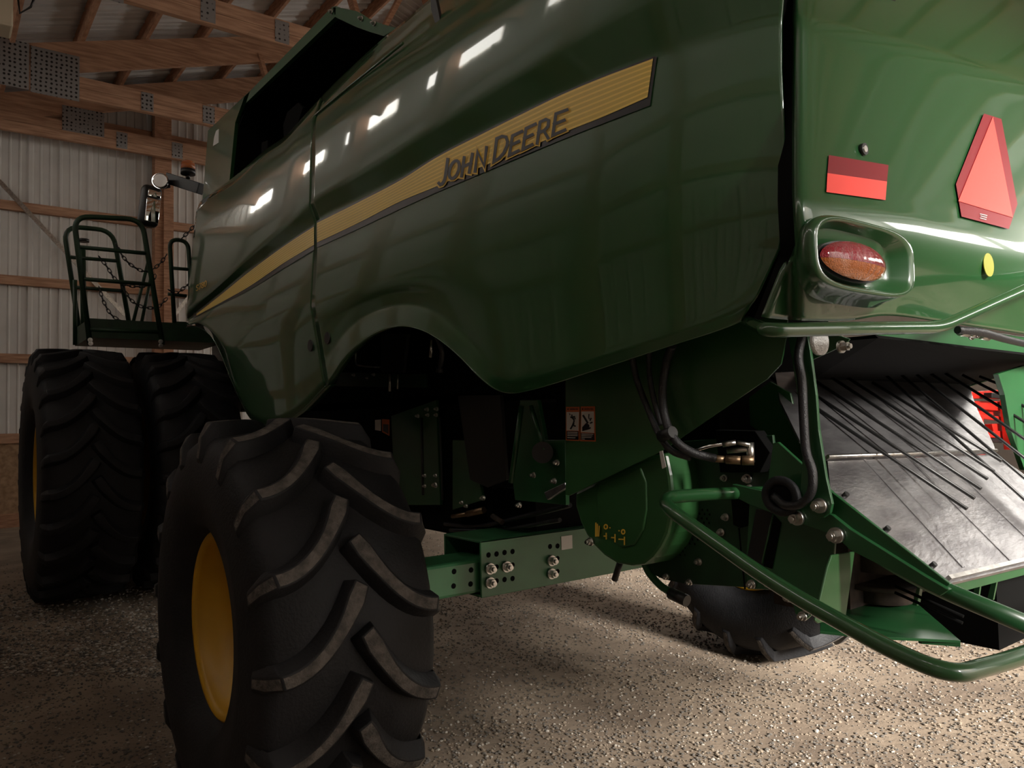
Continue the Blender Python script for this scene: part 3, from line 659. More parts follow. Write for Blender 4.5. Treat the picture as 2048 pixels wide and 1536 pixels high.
# punched holes
hm = MB().cyl((0, -.0015, 0), (0, .004, 0), .0115, 14)
holes = [(977, 1110), (993, 1108), (1009, 1105), (1025, 1103), (993, 1134), (1025, 1130), (993, 1162), (1009, 1159), (1025, 1157), (1100, 1093), (1115, 1092), (1115, 1117), (1115, 1143)]
hme = None
for (a, b) in holes:
    p = axp(a, b)
    if hme is None:
        o = MB().cyl((0, -.0015, 0), (0, .004, 0), .0125, 14).build('bolt_hole', MBLACK, comb); hme = o.data
    else: o = bpy.data.objects.new('bolt_hole', hme); C.objects.link(o); o.parent = comb
    o.matrix_parent_inverse = Matrix.Translation(-CO); o.location = p
for (a, b) in ((908, 1143), (942, 1140), (907, 1172), (941, 1168)):
    o = bpy.data.objects.new('bolt_hole', hme); C.objects.link(o); o.parent = comb; o.matrix_parent_inverse = Matrix.Translation(-CO); o.location = PY(a, b, AY+.03)
def boltmesh(r, L):
    m = MB().cyl((0, 0, 0), (0, -L*.3, 0), r*1.35, 18).cyl((0, -L*.3, 0), (0, -L*.75, 0), r, 6, sm=False).cyl((0, -L*.75, 0), (0, -L, 0), r*.55, 12)
    o = m.build('bolt', ZINC, comb); return o
BY = boltmesh(.019, .05); first = [True]
def bolt(p, face='Y', s=1.0, par=None):
    if first[0]: o = BY; first[0] = False
    else: o = bpy.data.objects.new('bolt', BY.data); C.objects.link(o)
    o.parent = par or comb; o.matrix_parent_inverse = Matrix.Translation(-CO); o.location = p; o.scale = (s, s, s)
    if face == 'X': o.rotation_euler = (0, 0, -math.pi/2)
    return o
for (a, b) in ((978, 1137), (1011, 1133), (978, 1165), (1101, 1121), (1101, 1147)): bolt(axp(a, b))
MB().box((axp(1122, 1085).x, AY-.003, axp(1122, 1100).z), (axp(1144, 1085).x, AY, axp(1122, 1073).z)).build('white_label', STKW, comb)

# ================================================================== chopper and rear gear (parts of the combine)
def plate(name, pts, X, th, m, parent=None, label=None, bevel=.002):
    return MB().prism([PX(a, b, X) for a, b in pts], (th, 0, 0)).build(name, m, parent or comb, label=label, bevel=bevel)
def plateY(name, pts, Y, th, m, parent=None, label=None, bevel=.002):
    return MB().prism([PY(a, b, Y) for a, b in pts], (0, th, 0)).build(name, m, parent or comb, label=label, bevel=bevel)
def PP(px, py, p0, nrm):
    d = ray(px, py); return CAM+d*((Vector(p0)-CAM).dot(nrm)/d.dot(nrm))
CHOPG = mat('chopper_green', (.022, .09, .025), rough=.42, coat=.35, crough=.2, var=.1, vscale=5)
shield = plate('side_shield', [(1131, 720), (1131, 990), (1139, 991), (1322, 903), (1534, 758), (1562, 728), (1573, 672), (1575, 630), (1300, 640)], 1.92, .006, CHOPG, label='flat lower side shield', bevel=.001)
# warning decals on the shield
def poly_decal(polys, X, name, parent, mats_):
    V = []; F = []; mi = []
    for k, (pts, m) in enumerate(polys):
        b = len(V); V += [PX(a, c, X-.0006*k*.5-.0005) for a, c in pts]; F.append(tuple(range(b, b+len(pts)))); mi.append(m)
    return link(name, mesh(V, F, False, mats_, mi), parent)
DM = [STKO, STKW, STKB]
def Zd(x, y): return (1120+x/13.97, 790+y/13.97)
def q(*p): return [Zd(*a) for a in p]
def linepoly(pts, w_):   # thick line as quads
    out = []
    for (a, b), (c, d) in zip(pts, pts[1:]):
        L = math.hypot(c-a, d-b); nx_, ny_ = -(d-b)/L*w_/2, (c-a)/L*w_/2
        out.append(q((a+nx_, b+ny_), (c+nx_, d+ny_), (c-nx_, d-ny_), (a-nx_, b-ny_)))
    return out
P1 = [(q((165, 330), (548, 330), (548, 1285), (165, 1265)), 0), (q((182, 475), (530, 475), (518, 1000), (182, 990)), 1), (q((182, 1005), (518, 1012), (518, 1255), (182, 1245)), 2)]
P1 += [(x, 2) for x in linepoly([(330, 545), (335, 600), (375, 650)], 34)+linepoly([(290, 610), (350, 640), (395, 700), (385, 760), (350, 850), (290, 955)], 44)+linepoly([(350, 640), (400, 590), (425, 680)], 30)+linepoly([(385, 780), (375, 850), (440, 875)], 42)+linepoly([(262, 515), (285, 560)], 22)+linepoly([(205, 395), (240, 395)], 40)]
P1 += [(x, 1) for yy_ in (1040, 1085, 1130, 1190) for x in linepoly([(205, yy_), (430 if yy_ > 1150 else 490, yy_+6)], 20)]
P1 += [(x, 2) for k in range(7) for L in GL['WARNING'[k]] for x in linepoly([(285+k*32+u*24, 415-v*40) for u, v in L], 9)]
poly_decal(P1, 1.919, 'warning_decal', shield, DM)
P2 = [(q((580, 320), (978, 315), (1000, 1300), (565, 1290)), 0), (q((598, 462), (948, 458), (955, 1060), (585, 1040)), 1), (q((580, 1060), (962, 1072), (970, 1270), (580, 1255)), 2)]
P2 += [(x, 2) for x in linepoly([(640, 560), (780, 790)], 55)+linepoly([(810, 530), (800, 620), (820, 680)], 28)+linepoly([(875, 640), (835, 720)], 36)+linepoly([(835, 790), (910, 760)], 42)+linepoly([(800, 950), (855, 905)], 34)]
P2 += [(q((620, 900), (730, 780), (820, 840), (800, 960), (740, 980), (620, 1010)), 2)]+[(x, 2) for x in linepoly([(615, 392), (652, 392)], 40)]
P2 += [(x, 1) for yy_ in (1090, 1135, 1180, 1225) for x in linepoly([(600, yy_), (690 if yy_ > 1200 else 930-(yy_-1090)*.6, yy_+8)], 20)]
P2 += [(x, 2) for k in range(7) for L in GL['WARNING'[k]] for x in linepoly([(685+k*36+u*27, 412-v*42) for u, v in L], 9)]
poly_decal(P2, 1.919, 'warning_decal', shield, DM)
# round rotor cover
cov = [(1300, 912), (1150, 984), (1150, 1012), (1160, 1045), (1172, 1070), (1188, 1092), (1208, 1112), (1232, 1127), (1262, 1133), (1288, 1130), (1306, 1116), (1322, 1095), (1335, 1068), (1342, 1035), (1344, 990), (1340, 950), (1330, 905)]
cover = plate('rotor_cover', cov, 1.96, .3, CHOPG, label='rounded cover low on the chopper side', bevel=.012)
cv2 = [(1200, 965), (1192, 985), (1195, 1030), (1210, 1070), (1240, 1095), (1268, 1090), (1286, 1060), (1293, 1020), (1292, 965), (1280, 935), (1230, 955)]
plate('cover_boss', cv2, 1.953, .01, CHOPG, cover, bevel=.006)
def Zc(x, y): return (1100+x/5.12, 950+y/5.12)
ln = [[(700, 657), (765, 660)], [(762, 632), (762, 718)], [(625, 640), (668, 643)], [(666, 605), (666, 690)], [(548, 625), (578, 627)], [(576, 592), (576, 660)], [(470, 487), (467, 632)], [(486, 500), (482, 630)], [(505, 520), (497, 630)], [(608, 540), (620, 541)], [(700, 570), (715, 572)]]
ln = [[Zc(*p) for p in L] for L in ln]
for (a, b) in ((749, 582), (571, 530)): ln.append([Zc(a+17*math.cos(t*.5236), b+22*math.sin(t*.5236)) for t in range(13)])
V, F = stroke_mesh(ln, 2.6, lambda a, b: PX(a, b, 1.949 if a > 1198 else 1.9575), cap=False); link('yellow_print', mesh(V, F, False, [STKY]), cover)
bolt(PX(1183, 1083, 1.96), 'X', .6)
# chopper side, perforated
chop = plate('chopper_side', [(1325, 885), (1545, 870), (1560, 1010), (1540, 1178), (1428, 1171), (1373, 1168), (1327, 1159), (1300, 1146), (1286, 1131), (1340, 1050)], 2.1, .012, DGREEN, label='dark perforated chopper side plate')
pm = MB()
for r_ in range(9):
    for c_ in range(8):
        a, b = 1344+c_*10.2+(r_ % 2)*5-r_*.6, 1016+r_*8.6+c_*.6
        if a+b < 2480 and (b-1016) < 75: pm.cyl(PX(a, b, 2.099), PX(a, b, 2.101), .0042, 8)
for r_ in range(8):
    for c_ in range(7):
        a, b = 1312+c_*9+(r_ % 2)*4, 1058+r_*7.4
        if 1310+(1120-b)*.5 < a < 1372 and b < 1118: pm.cyl(PX(a, b, 2.099), PX(a, b, 2.101), .0038, 8)
o = pm.build('perforation', MBLACK, chop); o['kind'] = 'stuff'
for (a, b, s_) in ((1450, 956, .45), (1453, 1034, .5), (1444, 1064, .5), (1399, 1123, .5), (1334, 1153, .45), (1380, 1164, .45), (1497, 957, .6), (1500, 975, .4)): bolt(PX(a, b, 2.1), 'X', s_)
plate('access_cover', [(1462, 1000), (1500, 985), (1500, 1050), (1480, 1056), (1466, 1050)], 2.09, .01, MBLACK)
MB().tube([PX(*p, 2.1) for p in ((1478, 1056), (1482, 1100), (1490, 1178))], .003, 6).build('panel_seam', MBLACK, chop)
# frame and bracket plates
plate('chopper_frame', [(1500, 985), (1560, 1005), (1672, 1052), (1668, 1110), (1640, 1200), (1628, 1225), (1612, 1240), (1590, 1228), (1587, 1212), (1556, 1180), (1495, 1178), (1492, 1120)], 2.07, .01, GREEN2)
plate('slot', [(1512, 1018), (1546, 1022), (1524, 1132), (1494, 1112)], 2.066, .003, BLACK); plate('slot', [(1548, 1030), (1562, 1046), (1544, 1138), (1526, 1132)], 2.066, .003, MBLACK)
MB().tube([PX(*p, 2.064) for p in ((1546, 1030), (1524, 1126))], .003, 6).build('slot_edge', GREEN2, comb)
plate('frame_rail', [(1465, 968), (1540, 985), (1665, 1030), (1700, 1058), (1850, 1152), (1898, 1180), (1880, 1192), (1700, 1100), (1670, 1072), (1500, 1010), (1462, 990)], 1.985, .02, GREEN2)
plate('corner_gusset', [(1546, 886), (1556, 884), (1612, 935), (1665, 985), (1900, 1168), (1890, 1178), (1700, 1080), (1650, 1040), (1530, 1002)], 2.0, .012, GREEN2, label='triangular green plate beside the chute')
arm = plate('lift_arm', [(1574, 668), (1614, 668), (1620, 700), (1632, 790), (1637, 860), (1652, 955), (1664, 1008), (1660, 1026), (1646, 1036), (1620, 1030), (1600, 980), (1606, 900), (1596, 800), (1584, 720)], 1.96, .012, GREEN2, label='upright green bracket with a hose along it')
for (a, b, s_) in ((1642, 1011, .8), (1597, 1036, .8), (1675, 1070, .85), (1505, 1168, .55), (1541, 1167, .55), (1580, 1194, .6), (1620, 1216, .6), (1607, 1232, .55)): bolt(PX(a, b, 1.958 if b < 1020 else (1.983 if b < 1100 else 2.068)), 'X', s_)
plateY('deflector_vane', [(1664, 1110), (1710, 1103), (1692, 1234), (1636, 1247), (1630, 1241), (1655, 1135)], 1.16, .006, CHOPG, label='light green upright deflector vane')
plate('diagonal_brace', [(1498, 795), (1540, 763), (1580, 786), (1602, 880), (1612, 935), (1500, 850)], 2.3, .01, CHOPG)
MB().box((2.6, 1.95, 1.05), (3.9, 2.3, 1.8)).box((2.25, 1.75, 1.3), (2.5, 2.2, 2.2)).build('dark_backing', MBLACK, comb)  # black boxes added as backing for the dark behind the shield gaps
# impeller under the chute
c_ = PD(1765, 1150, 2.55)
RUST = mat('rusty_dark_steel', (.05, .032, .024), rough=.8, var=.5, vscale=18)
im = MB()
for (dz, r_, h_) in ((.09, .13, .02), (.02, .1, .08), (-.03, .14, .015), (-.08, .09, .06)): im.cyl(c_+Vector((0, 0, dz)), c_+Vector((0, 0, dz+h_)), r_, 28)
im.box(c_+Vector((-.17, .02, -.12)), c_+Vector((.22, .3, .14))); im.build('spreader_gearbox', RUST, comb)
plate('gearbox_bracket', [(1836, 1165), (1842, 1165), (1834, 1212), (1824, 1210)], 2.3, .02, GREEN2)
def zp(p, z): return PZ(p[0], p[1], z)
MB().prism([zp(p, .93) for p in ((1640, 1180), (1697, 1190), (1835, 1207), (1921, 1281), (1843, 1277), (1750, 1273), (1640, 1262))], (0, 0, -.008)).prism([zp((1843, 1275), .93), zp((1921, 1281), .93), zp((1921, 1281), .93)+Vector((0, .01, 0)), zp((1843, 1275), .93)+Vector((0, .01, 0))], (0, 0, -.018)).build('spreader_fin', GREEN2, comb, label='pointed green spreader plate', bevel=.001)
MB().tube([PX(1790, 1172, 2.2), PX(1927, 1233, 2.2)], .0045, 8).build('tine', MBLACK, comb); MB().tube([PX(1790, 1185, 2.2), PX(1925, 1246, 2.2)], .0045, 8).build('tine', MBLACK, comb)
# chute plates
NX = Vector((1, 0, 0))
h0 = Vector((2.15, 1.27, 1.415)); dlow = Vector((0, -.30, -.31)); dup = Vector((0, .36, .29))
nl_ = NX.cross(dlow).normalized(); nu_ = NX.cross(dup).normalized()
low = [PP(a, b, h0, nl_) for a, b in ((1655, 922), (1990, 908), (2012, 922), (2200, 1060), (2230, 1088), (1895, 1168), (1847, 1147), (1662, 990))]
chute = MB().prism(low, (0, .004, -.008)).build('chute_floor', GALV, comb, label='worn bare steel lower chute plate', bevel=.001)
a, b = PP(1895, 1158, h0, nl_), PP(2230, 1078, h0, nl_)
MB().beam(a, b, .012, .02, nl_).build('chute_edge', ZINC, comb); MB().beam(a-Vector((0, -.01, .03)), b-Vector((0, -.01, .03)), .01, .03).build('chute_flange', GREEN2, comb)
upp = [PP(a, b, h0, nu_) for a, b in ((1550, 745), (1760, 735), (1930, 745), (1952, 812), (1988, 890), (1992, 905), (1655, 918), (1600, 882), (1560, 800))]
MB().prism(upp, (0, .004, -.006)).build('chute_deflector', GALV, comb, label='dull steel upper deflector plate', bevel=.001)
MB().tube([PP(1652, 917, h0, nl_)+Vector((0, -.006, .006)), PP(1990, 904, h0, nl_)+Vector((0, -.006, .006))], .006, 8).build('hinge_bar', ZINC, comb)
for (a, b) in ((1688, 993), (1771, 1061), (1863, 1133)):
    p = PP(a, b, h0, nl_); MB().cyl(p, p-nl_*(.014 if nl_.y > 0 else -.014), .008, 10).build('rivet', BLACK, comb)
cxn = nl_ if nl_.y < 0 else -nl_
for t_ in (.18, .42, .62):   # long pressed ribs in the chute floor
    a = low[0].lerp(low[1], t_); b = low[6].lerp(low[4], t_*.9); MB().beam(a+cxn*.001, b+cxn*.001, .014, .002, cxn).build('pressed_rib', GALV, chute)
for k_ in range(2):
    MB().prism([PX(a, b, 2.45+.12*k_) for a, b in ((1952+k_*34, 1160-k_*9), (1962+k_*34, 1158-k_*9), (1956+k_*30, 1200), (1944+k_*30, 1200))], (.01, 0, 0)).build('fin', GREEN2, comb)
MB().box((2.7, 1.05, .8), (3.9, 1.4, 1.08)).build('spreader_housing', MBLACK, comb)
# straw rods
EN = [(1934, 1018), (1949, 997), (1962, 978), (1975, 958), (1988, 943), (2003, 922)]
STt = [(1539, 753), (1562, 746), (1600, 742), (1640, 740), (1690, 752), (1745, 765)]
for i, (e, s_) in enumerate(zip(EN, STt)):
    X = 2.4+.1*i; MB().tube([PX(*s_, X), PX(*e, X)], .006, 8).build('straw_rod', BLACK, comb)
for i in range(8):
    X = 3.0+.08*i; s_ = (1755+34*i, 735+3*i); e = (2150+10*i, 1090-40*i); MB().tube([PX(*s_, X), PX(*e, X)], .0058, 8).build('straw_rod', BLACK, comb)
# guard hoops
R_ = .0195
pts = [PX(1540, 984, 2.12), PX(1400, 989, 1.86), PX(1308, 997, 1.655), PX(1560, 1176, 1.655), PX(1785, 1302, 1.655), PX(1905, 1352, 1.66)]
pe = PY(2048, 1313, .70); pts += [pe, Vector((3.9, pe.y, pe.z)), Vector((3.95, 1.4, pe.z+.3))]
MB().tube(rounded(pts, .12, 10), R_, 16).build('guard_hoop', GREEN, comb, label='bent green tubular guard hoop low behind the chopper')
pts = [PX(1590, 1010, 2.02), PX(1672, 1058, 2.02), PX(1845, 1163, 2.02), PX(2060, 1252, 2.02)]
MB().tube(rounded(pts, .1, 8), R_*1.15, 16).build('inner_guard_tube', GREEN2, comb)
ub = [PX(1440, 600, 1.85), PX(1500, 646, 1.8), PY(1535, 661, 1.0), PY(1700, 657, .96), PY(1878, 655, .96), PY(2060, 574, .96), PY(2300, 470, .96)]
MB().tube(rounded(ub, .07, 8), .0165, 16).build('guard_rail', GREEN, comb, label='dark green bent rail under the tail lamp')
# underside of the hood
plateY('hood_flange', [(1748, 655), (1757, 674), (2043, 710), (2160, 724), (2160, 690), (1905, 652)], 1.12, .006, GREEN2)
MB().prism([PY(1600, 690, 1.35), PY(1757, 676, 1.1), PY(2120, 718, 1.1), PY(2040, 742, 1.35), PY(1904, 783, 1.75), PY(1600, 775, 1.75)], (0, .01, .01)).build('straw_hood', MBLACK, comb)
MB().tube([PY(1903, 784, 1.72), PY(2048, 735, 1.33)], .006, 8).build('hood_edge_strip', GREEN2, comb)
MB().prism([PY(a, b, 1.2) for a, b in ((1997, 748), (2010, 790), (2022, 860), (2050, 940), (2090, 960), (2075, 860), (2052, 730))], (.0, .02, 0)).build('lift_arm', GREEN2, comb, bevel=.002)
plate('reflector_bracket', [(1610, 650), (1660, 665), (1700, 678), (1690, 690), (1620, 722), (1610, 720)], 2.0, .006, GREEN2)
p = PY(1643, 683, 1.06)
MB().cyl(p, p+Vector((0, .012, 0)), .034, 32).build('round_reflector', REFLW, comb, label='round clear reflector below the rail')
bolt(PY(1679, 694, 1.02), 'Y', .6); bolt(PY(1940, 672, 1.04), 'Y', .5)
MB().cyl(PY(1920, 664, 1.03), PY(1935, 667, 1.03), .012, 12).cyl(PY(1940, 667, 1.03), PY(1954, 670, 1.03), .011, 12).cyl(PY(1962, 672, 1.03), PY(1976, 676, 1.03), .01, 12).build('hydraulic_fitting', ZINC, comb)
MB().tube(spline([PY(1915, 660, 1.02), PY(1960, 664, 1.0), PY(2010, 678, 1.0), PY(2060, 690, 1.02)], 6), .012, 10).build('hydraulic_hose', HOSE, comb)
# hoses
def hose(pts, X, r, nm='hydraulic_hose', m=HOSE):
    P_ = [PX(p[0], p[1], p[2] if len(p) > 2 else X) for p in pts]
    return MB().tube(spline(P_, 8), r, 12).build(nm, m, comb)
hose([(1262, 700, 1.8), (1274, 760, 1.86), (1300, 828, 1.86), (1322, 876, 1.85), (1345, 903, 1.86), (1382, 916, 1.9)], 1.85, .0105)
hose([(1298, 700, 1.8), (1299, 750, 1.87), (1308, 800, 1.87), (1322, 850, 1.87)], 1.87, .009)
hose([(1345, 690, 1.8), (1333, 725, 1.85), (1325, 780, 1.85), (1330, 835, 1.84), (1350, 880, 1.84), (1385, 905, 1.88), (1430, 917, 1.94)], 1.85, .0135)
hose([(1388, 902, 1.93), (1420, 892, 1.95), (1447, 888, 1.97)], 1.95, .006, 'chrome_pipe', CHROME)
hose([(1604, 672, 1.95), (1597, 715, 1.935), (1604, 765, 1.93), (1607, 830, 1.93), (1612, 900, 1.93), (1625, 945, 1.93), (1622, 985, 1.93), (1600, 1008, 1.935), (1570, 1010, 1.94), (1548, 992, 1.95)], 1.96, .0125)
BRASS = mat('dull_brass', (.3, .2, .12), rough=.4, metal=.9)
MB().cyl(PX(1425, 917, 1.94), PX(1450, 919, 1.96), .011, 12).cyl(PX(1452, 919, 1.96), PX(1482, 921, 1.98), .0135, 12).cyl(PX(1484, 921, 1.98), PX(1508, 921, 2.0), .015, 8).build('hose_fitting', BRASS, comb)
MB().cyl(PX(1445, 889, 1.97), PX(1472, 885, 1.99), .0085, 12).cyl(PX(1474, 885, 1.99), PX(1500, 890, 2.01), .007, 10).cyl(PX(1455, 902, 2.0), PX(1500, 898, 2.02), .009, 10).cyl(PX(1500, 885, 2.02), PX(1502, 925, 2.02), .012, 10).build('hose_fitting', ZINC, comb)
MB().cyl(PX(1322, 873, 1.84), PX(1346, 864, 1.83), .019, 12).build('hose_clamp', BLACK, comb)
plate('valve_block', [(1430, 860), (1510, 862), (1540, 905), (1520, 945), (1440, 945)], 2.06, .05, MBLACK)
c1 = PX(1562, 992, 1.95)
MB().tube([c1+Vector((0, .05*math.cos(t*.2618), .045*math.sin(t*.2618))) for t in range(24)], .013, 8, closed=True).build('belt_pulley', RUBBER, comb)
MB().cyl(c1, c1+Vector((.03, 0, 0)), .042, 24).build('pulley_disc', MBLACK, comb)
plate('white_marker', [(1318, 903), (1325, 901), (1332, 934), (1324, 938)], 1.915, .003, STKW)
plate('small_tag', [(1342, 952), (1352, 948), (1345, 972), (1338, 974)], 2.02, .003, STKO)
# foot bracket and stub below the cover
MB().tube(spline([PX(1290, 1128, 2.1), PX(1300, 1148, 2.1), PX(1322, 1172, 2.1), PX(1345, 1186, 2.1)], 6), .014, 10).build('stand_leg', GREEN2, comb)
MB().tube([PX(1341, 1186, 2.1), PX(1374, 1202, 2.1)], .021, 12).build('rubber_foot', BLACK, comb)
MB().tube([PX(1240, 1125, 2.05), PX(1229, 1160, 2.05)], .012, 10).build('drain_stub', BLACK, comb)
# ---- inside the wheel arch
for nm, pts, X, m in (('engine_bracket', [(762, 668), (815, 668), (806, 745), (762, 745)], 2.2, BLACK), ('inner_frame', [(782, 832), (872, 800), (880, 1010), (790, 1010)], 2.3, GREEN2),
                      ('inner_frame', [(905, 880), (945, 880), (965, 1000), (905, 1020)], 2.3, GREEN2), ('inner_frame', [(1040, 800), (1075, 800), (1090, 880), (1130, 880), (1132, 1010), (1030, 1000), (1025, 960)], 2.1, GREEN2),
                      ('heat_shield', [(915, 790), (1000, 790), (1012, 960), (975, 975), (940, 960)], 2.26, BLACK), ('elevator_housing', [(680, 870), (782, 830), (790, 1060), (680, 1060)], 2.32, MBLACK),
                      ('inner_frame', [(680, 745), (850, 748), (850, 775), (670, 772)], 2.28, DGREEN), ('grab_slot', [(1112, 782), (1126, 776), (1128, 860), (1114, 858)], 2.0, MBLACK)):
    plate(nm, pts, X, .02, m)
MB().tube(spline([PX(712, 700, 2.2), PX(712, 726, 2.2), PX(725, 732, 2.2), PX(760, 734, 2.2)], 5), .006, 8).build('steel_pipe', ZINC, comb)
MB().cyl(PX(780, 748, 2.2), PX(780, 783, 2.2), .010, 8).cyl(PX(796, 748, 2.2), PX(795, 778, 2.2), .005, 8).build('long_bolt', ZINC, comb)
MB().tube(spline([PX(873, 672, 2.0), PX(884, 705, 2.02), PX(880, 738, 2.05)], 6), .013, 10).cyl(PX(880, 735, 2.05), PX(879, 745, 2.05), .02, 12).build('coolant_hose', HOSE, comb)
MB().cyl(PX(864, 680, 2.05), PX(861, 715, 2.05), .009, 8).build('hose_end', ZINC, comb)
MB().tube([PX(843, 835, 2.2), PX(846, 990, 2.2)], .008, 8).tube([PX(880, 835, 2.2), PX(885, 1000, 2.2)], .006, 8).build('cable_run', HOSE, comb)
MB().tube([PX(1043, 812, 2.05), PX(1022, 965, 2.05)], .012, 8).tube([PX(1062, 812, 2.05), PX(1088, 900, 2.05)], .01, 8).build('tension_arm', GREEN2, comb)
MB().cyl(PX(1085, 905, 2.04), PX(1085, 905, 2.08), .045, 24).build('idler_pulley', BLACK, comb)
for (a, b, s_) in ((709, 750, .4), (749, 749, .4), (735, 756, .3), (837, 832, .45), (856, 819, .45), (875, 818, .45), (857, 830, .4), (874, 830, .4), (851, 951, .4), (873, 951, .4), (851, 972, .4), (873, 970, .6), (1069, 950, .5), (1115, 925, .5), (1110, 962, .5), (968, 996, .5), (1040, 1010, .5), (925, 1005, .4), (934, 1012, .4)): bolt(PX(a, b, 2.06 if a > 1000 else 2.18), 'X', s_)
poly_decal([([(750, 840), (762, 839), (762, 862), (750, 860)], 1), ([(764, 838), (779, 839), (779, 872), (764, 864)], 0), ([(766, 848), (777, 849), (777, 868), (766, 862)], 2)], 2.17, 'warning_decal', comb, DM)
MB().cyl(PX(905, 1033, 2.3), PX(935, 1028, 2.3), .012, 12).cyl(PX(935, 1028, 2.3), PX(968, 1020, 2.3), .017, 12).build('hydraulic_fitting', BRASS, comb)
MB().cyl(PX(893, 1070, 2.25), PX(906, 1086, 2.25), .013, 10).cyl(PX(912, 1070, 2.25), PX(926, 1088, 2.25), .013, 10).cyl(PX(985, 1032, 2.3), PX(1005, 1045, 2.3), .014, 10).build('cylinder_end', RUST, comb)
plate('step_tread', [(1088, 985), (1130, 965), (1132, 975), (1094, 1000)], 2.06, .02, GALV)
MB().box((2.4, 3.0, 1.0), (3.4, 3.3, 1.2)).box((2.35, 3.3, .9), (3.5, 3.6, 1.25)).build('axle_pivot', MBLACK, comb)  # matt black here too, for the shade under the body
MB().tube(spline([PX(890, 1048, 2.35), PX(960, 1052, 2.35), PX(1060, 1030, 2.3), PX(1140, 1010, 2.25)], 6), .012, 8).tube(spline([PX(900, 1060, 2.3), PX(1000, 1060, 2.35), PX(1120, 1040, 2.25)], 6), .01, 8).build('hydraulic_hose', HOSE, comb)

# ================================================================== front platform, rails, mirror, lights
def fr(pts, Y, r=.019, rad=.12): return [rounded([PY(a, b, Y) for a, b in pts], rad, 6), r]
rails = MB()
def addrail(nm, Y, loops, r=.02, rad=.12):
    m = MB()
    for L in loops: m.tube(rounded([PY(a, b, Y) for a, b in L], rad, 6), r, 10)
    return m.build(nm, DGREEN, comb)
addrail('platform_rail', 8.0, [[(180, 690), (147, 432), (284, 439), (325, 690)]], .024, .14).name = 'platform_rail'
for (a, b, c, d) in ((156, 494, 295, 507), (167, 558, 303, 569), (178, 659, 320, 664)): addrail('rail_bar', 8.0, [[(a, b), (c, d)]], .019)
addrail('platform_rail', 9.0, [[(163, 690), (127, 452), (226, 461), (262, 668)]], .024, .16)
for (a, b, c, d) in ((137, 514, 235, 522), (145, 574, 246, 582)): addrail('rail_bar', 9.0, [[(a, b), (c, d)]], .019)
addrail('platform_rail', 8.6, [[(349, 648), (339, 478), (376, 482), (381, 560), (378, 660)]], .022, .13)
for (a, b, c, d) in ((342, 536, 379, 539), (336, 588, 373, 592), (348, 646, 376, 647)): addrail('rail_bar', 8.6, [[(a, b), (c, d)]], .018)
addrail('ladder_rail', 9.3, [[(296, 525), (262, 662)]], .018); addrail('ladder_rail', 9.3, [[(304, 545), (280, 660)]], .018)
addrail('rail_post', 9.2, [[(165, 500), (168, 690)]], .03); addrail('rail_post', 8.8, [[(150, 560), (150, 690)]], .02)
p = PY(167, 484, 9.2); MB().cyl(p, p+Vector((0, 0, .03)), .055, 16).build('post_knob', BLACK, comb)
MB().box(PY(150, 692, 8.9)+Vector((0, -.9, 0)), PY(380, 668, 8.9)+Vector((.1, 0, 0))).build('platform_deck', DGREEN, comb, label='dark green operator platform deck')
for (a, b) in ((180, 680), (181, 687), (321, 683), (321, 691)): bolt(PY(a, b, 7.98), 'Y', .8)
link_me = None
def chain(pts, Y):
    global link_me
    P_ = spline([PY(a, b, Y) for a, b in pts], 24); m = MB(); acc = 0; k = 0; last = P_[0]
    for p in P_[1:]:
        if (p-last).length >= .042:
            d = (p-last).normalized(); c = (p+last)/2; s_ = d.cross(Vector((0, 1, 0))).normalized() if k % 2 else Vector((0, 1, 0))
            m.tube([c+d*.032*math.cos(t*.785)+s_*.014*math.sin(t*.785) for t in range(8)], .0048, 5, closed=True); last = p; k += 1
    o = m.build('chain', STEEL, comb); o['kind'] = 'stuff'; return o
chain([(232, 488), (245, 512), (262, 530), (285, 542), (303, 540), (322, 525), (334, 508)], 8.2)
chain([(198, 513), (215, 535), (232, 560), (260, 572), (300, 570), (312, 545)], 8.4)
chain([(198, 574), (208, 605), (225, 632), (252, 645)], 8.6)
chain([(245, 575), (262, 600), (285, 614), (315, 614), (335, 595)], 8.3)
chain([(362, 478), (378, 463), (388, 452), (400, 440)], 7.6)
chain([(393, 475), (408, 492), (430, 502), (443, 488)], 7.4)
chain([(338, 580), (355, 586), (375, 570), (390, 575)], 8.0)
# mirror
mc = PY(299, 413, 8.3)
def rbox(name, c, w_, d_, h_, m, tilt=0, bev=.04, parent=comb, label=None):
    o = MB().box((-w_/2, -d_/2, -h_/2), (w_/2, d_/2, h_/2)).build(name, m, parent, label=label)
    b = o.modifiers.new('b', 'BEVEL'); b.width = bev; b.segments = 4
    o.location = c; o.rotation_euler = (0, tilt, 0); o.matrix_parent_inverse = Matrix.Translation(-Vector(parent.location)) if parent == comb else Matrix.Identity(4); 
    for pl in o.data.polygons: pl.use_smooth = True
    return o
mi_ = rbox('wing_mirror', mc, .19, .14, .42, BLACK, math.radians(6), .05, label='black wing mirror left of the cab')
g_ = rbox('mirror_glass', Vector((.02, -.068, -.05)), .13, .012, .24, MIRROR, 0, .005, parent=mi_)
g2 = rbox('mirror_glass', Vector((.02, -.068, .12)), .12, .012, .07, MIRROR, 0, .005, parent=mi_)
la, lb = PY(335, 352, 8.3), PY(402, 386, 7.6)
MB().beam(PY(336, 357, 8.3), PY(402, 378, 7.9), .08, .11).tube([PY(325, 375, 8.3), PY(340, 372, 8.3)], .02, 8).tube([PY(300, 384, 8.3), PY(345, 366, 8.3)], .015, 8).build('mirror_arm', BLACK, comb, bevel=.01)
lp = PY(323, 363, 8.2)
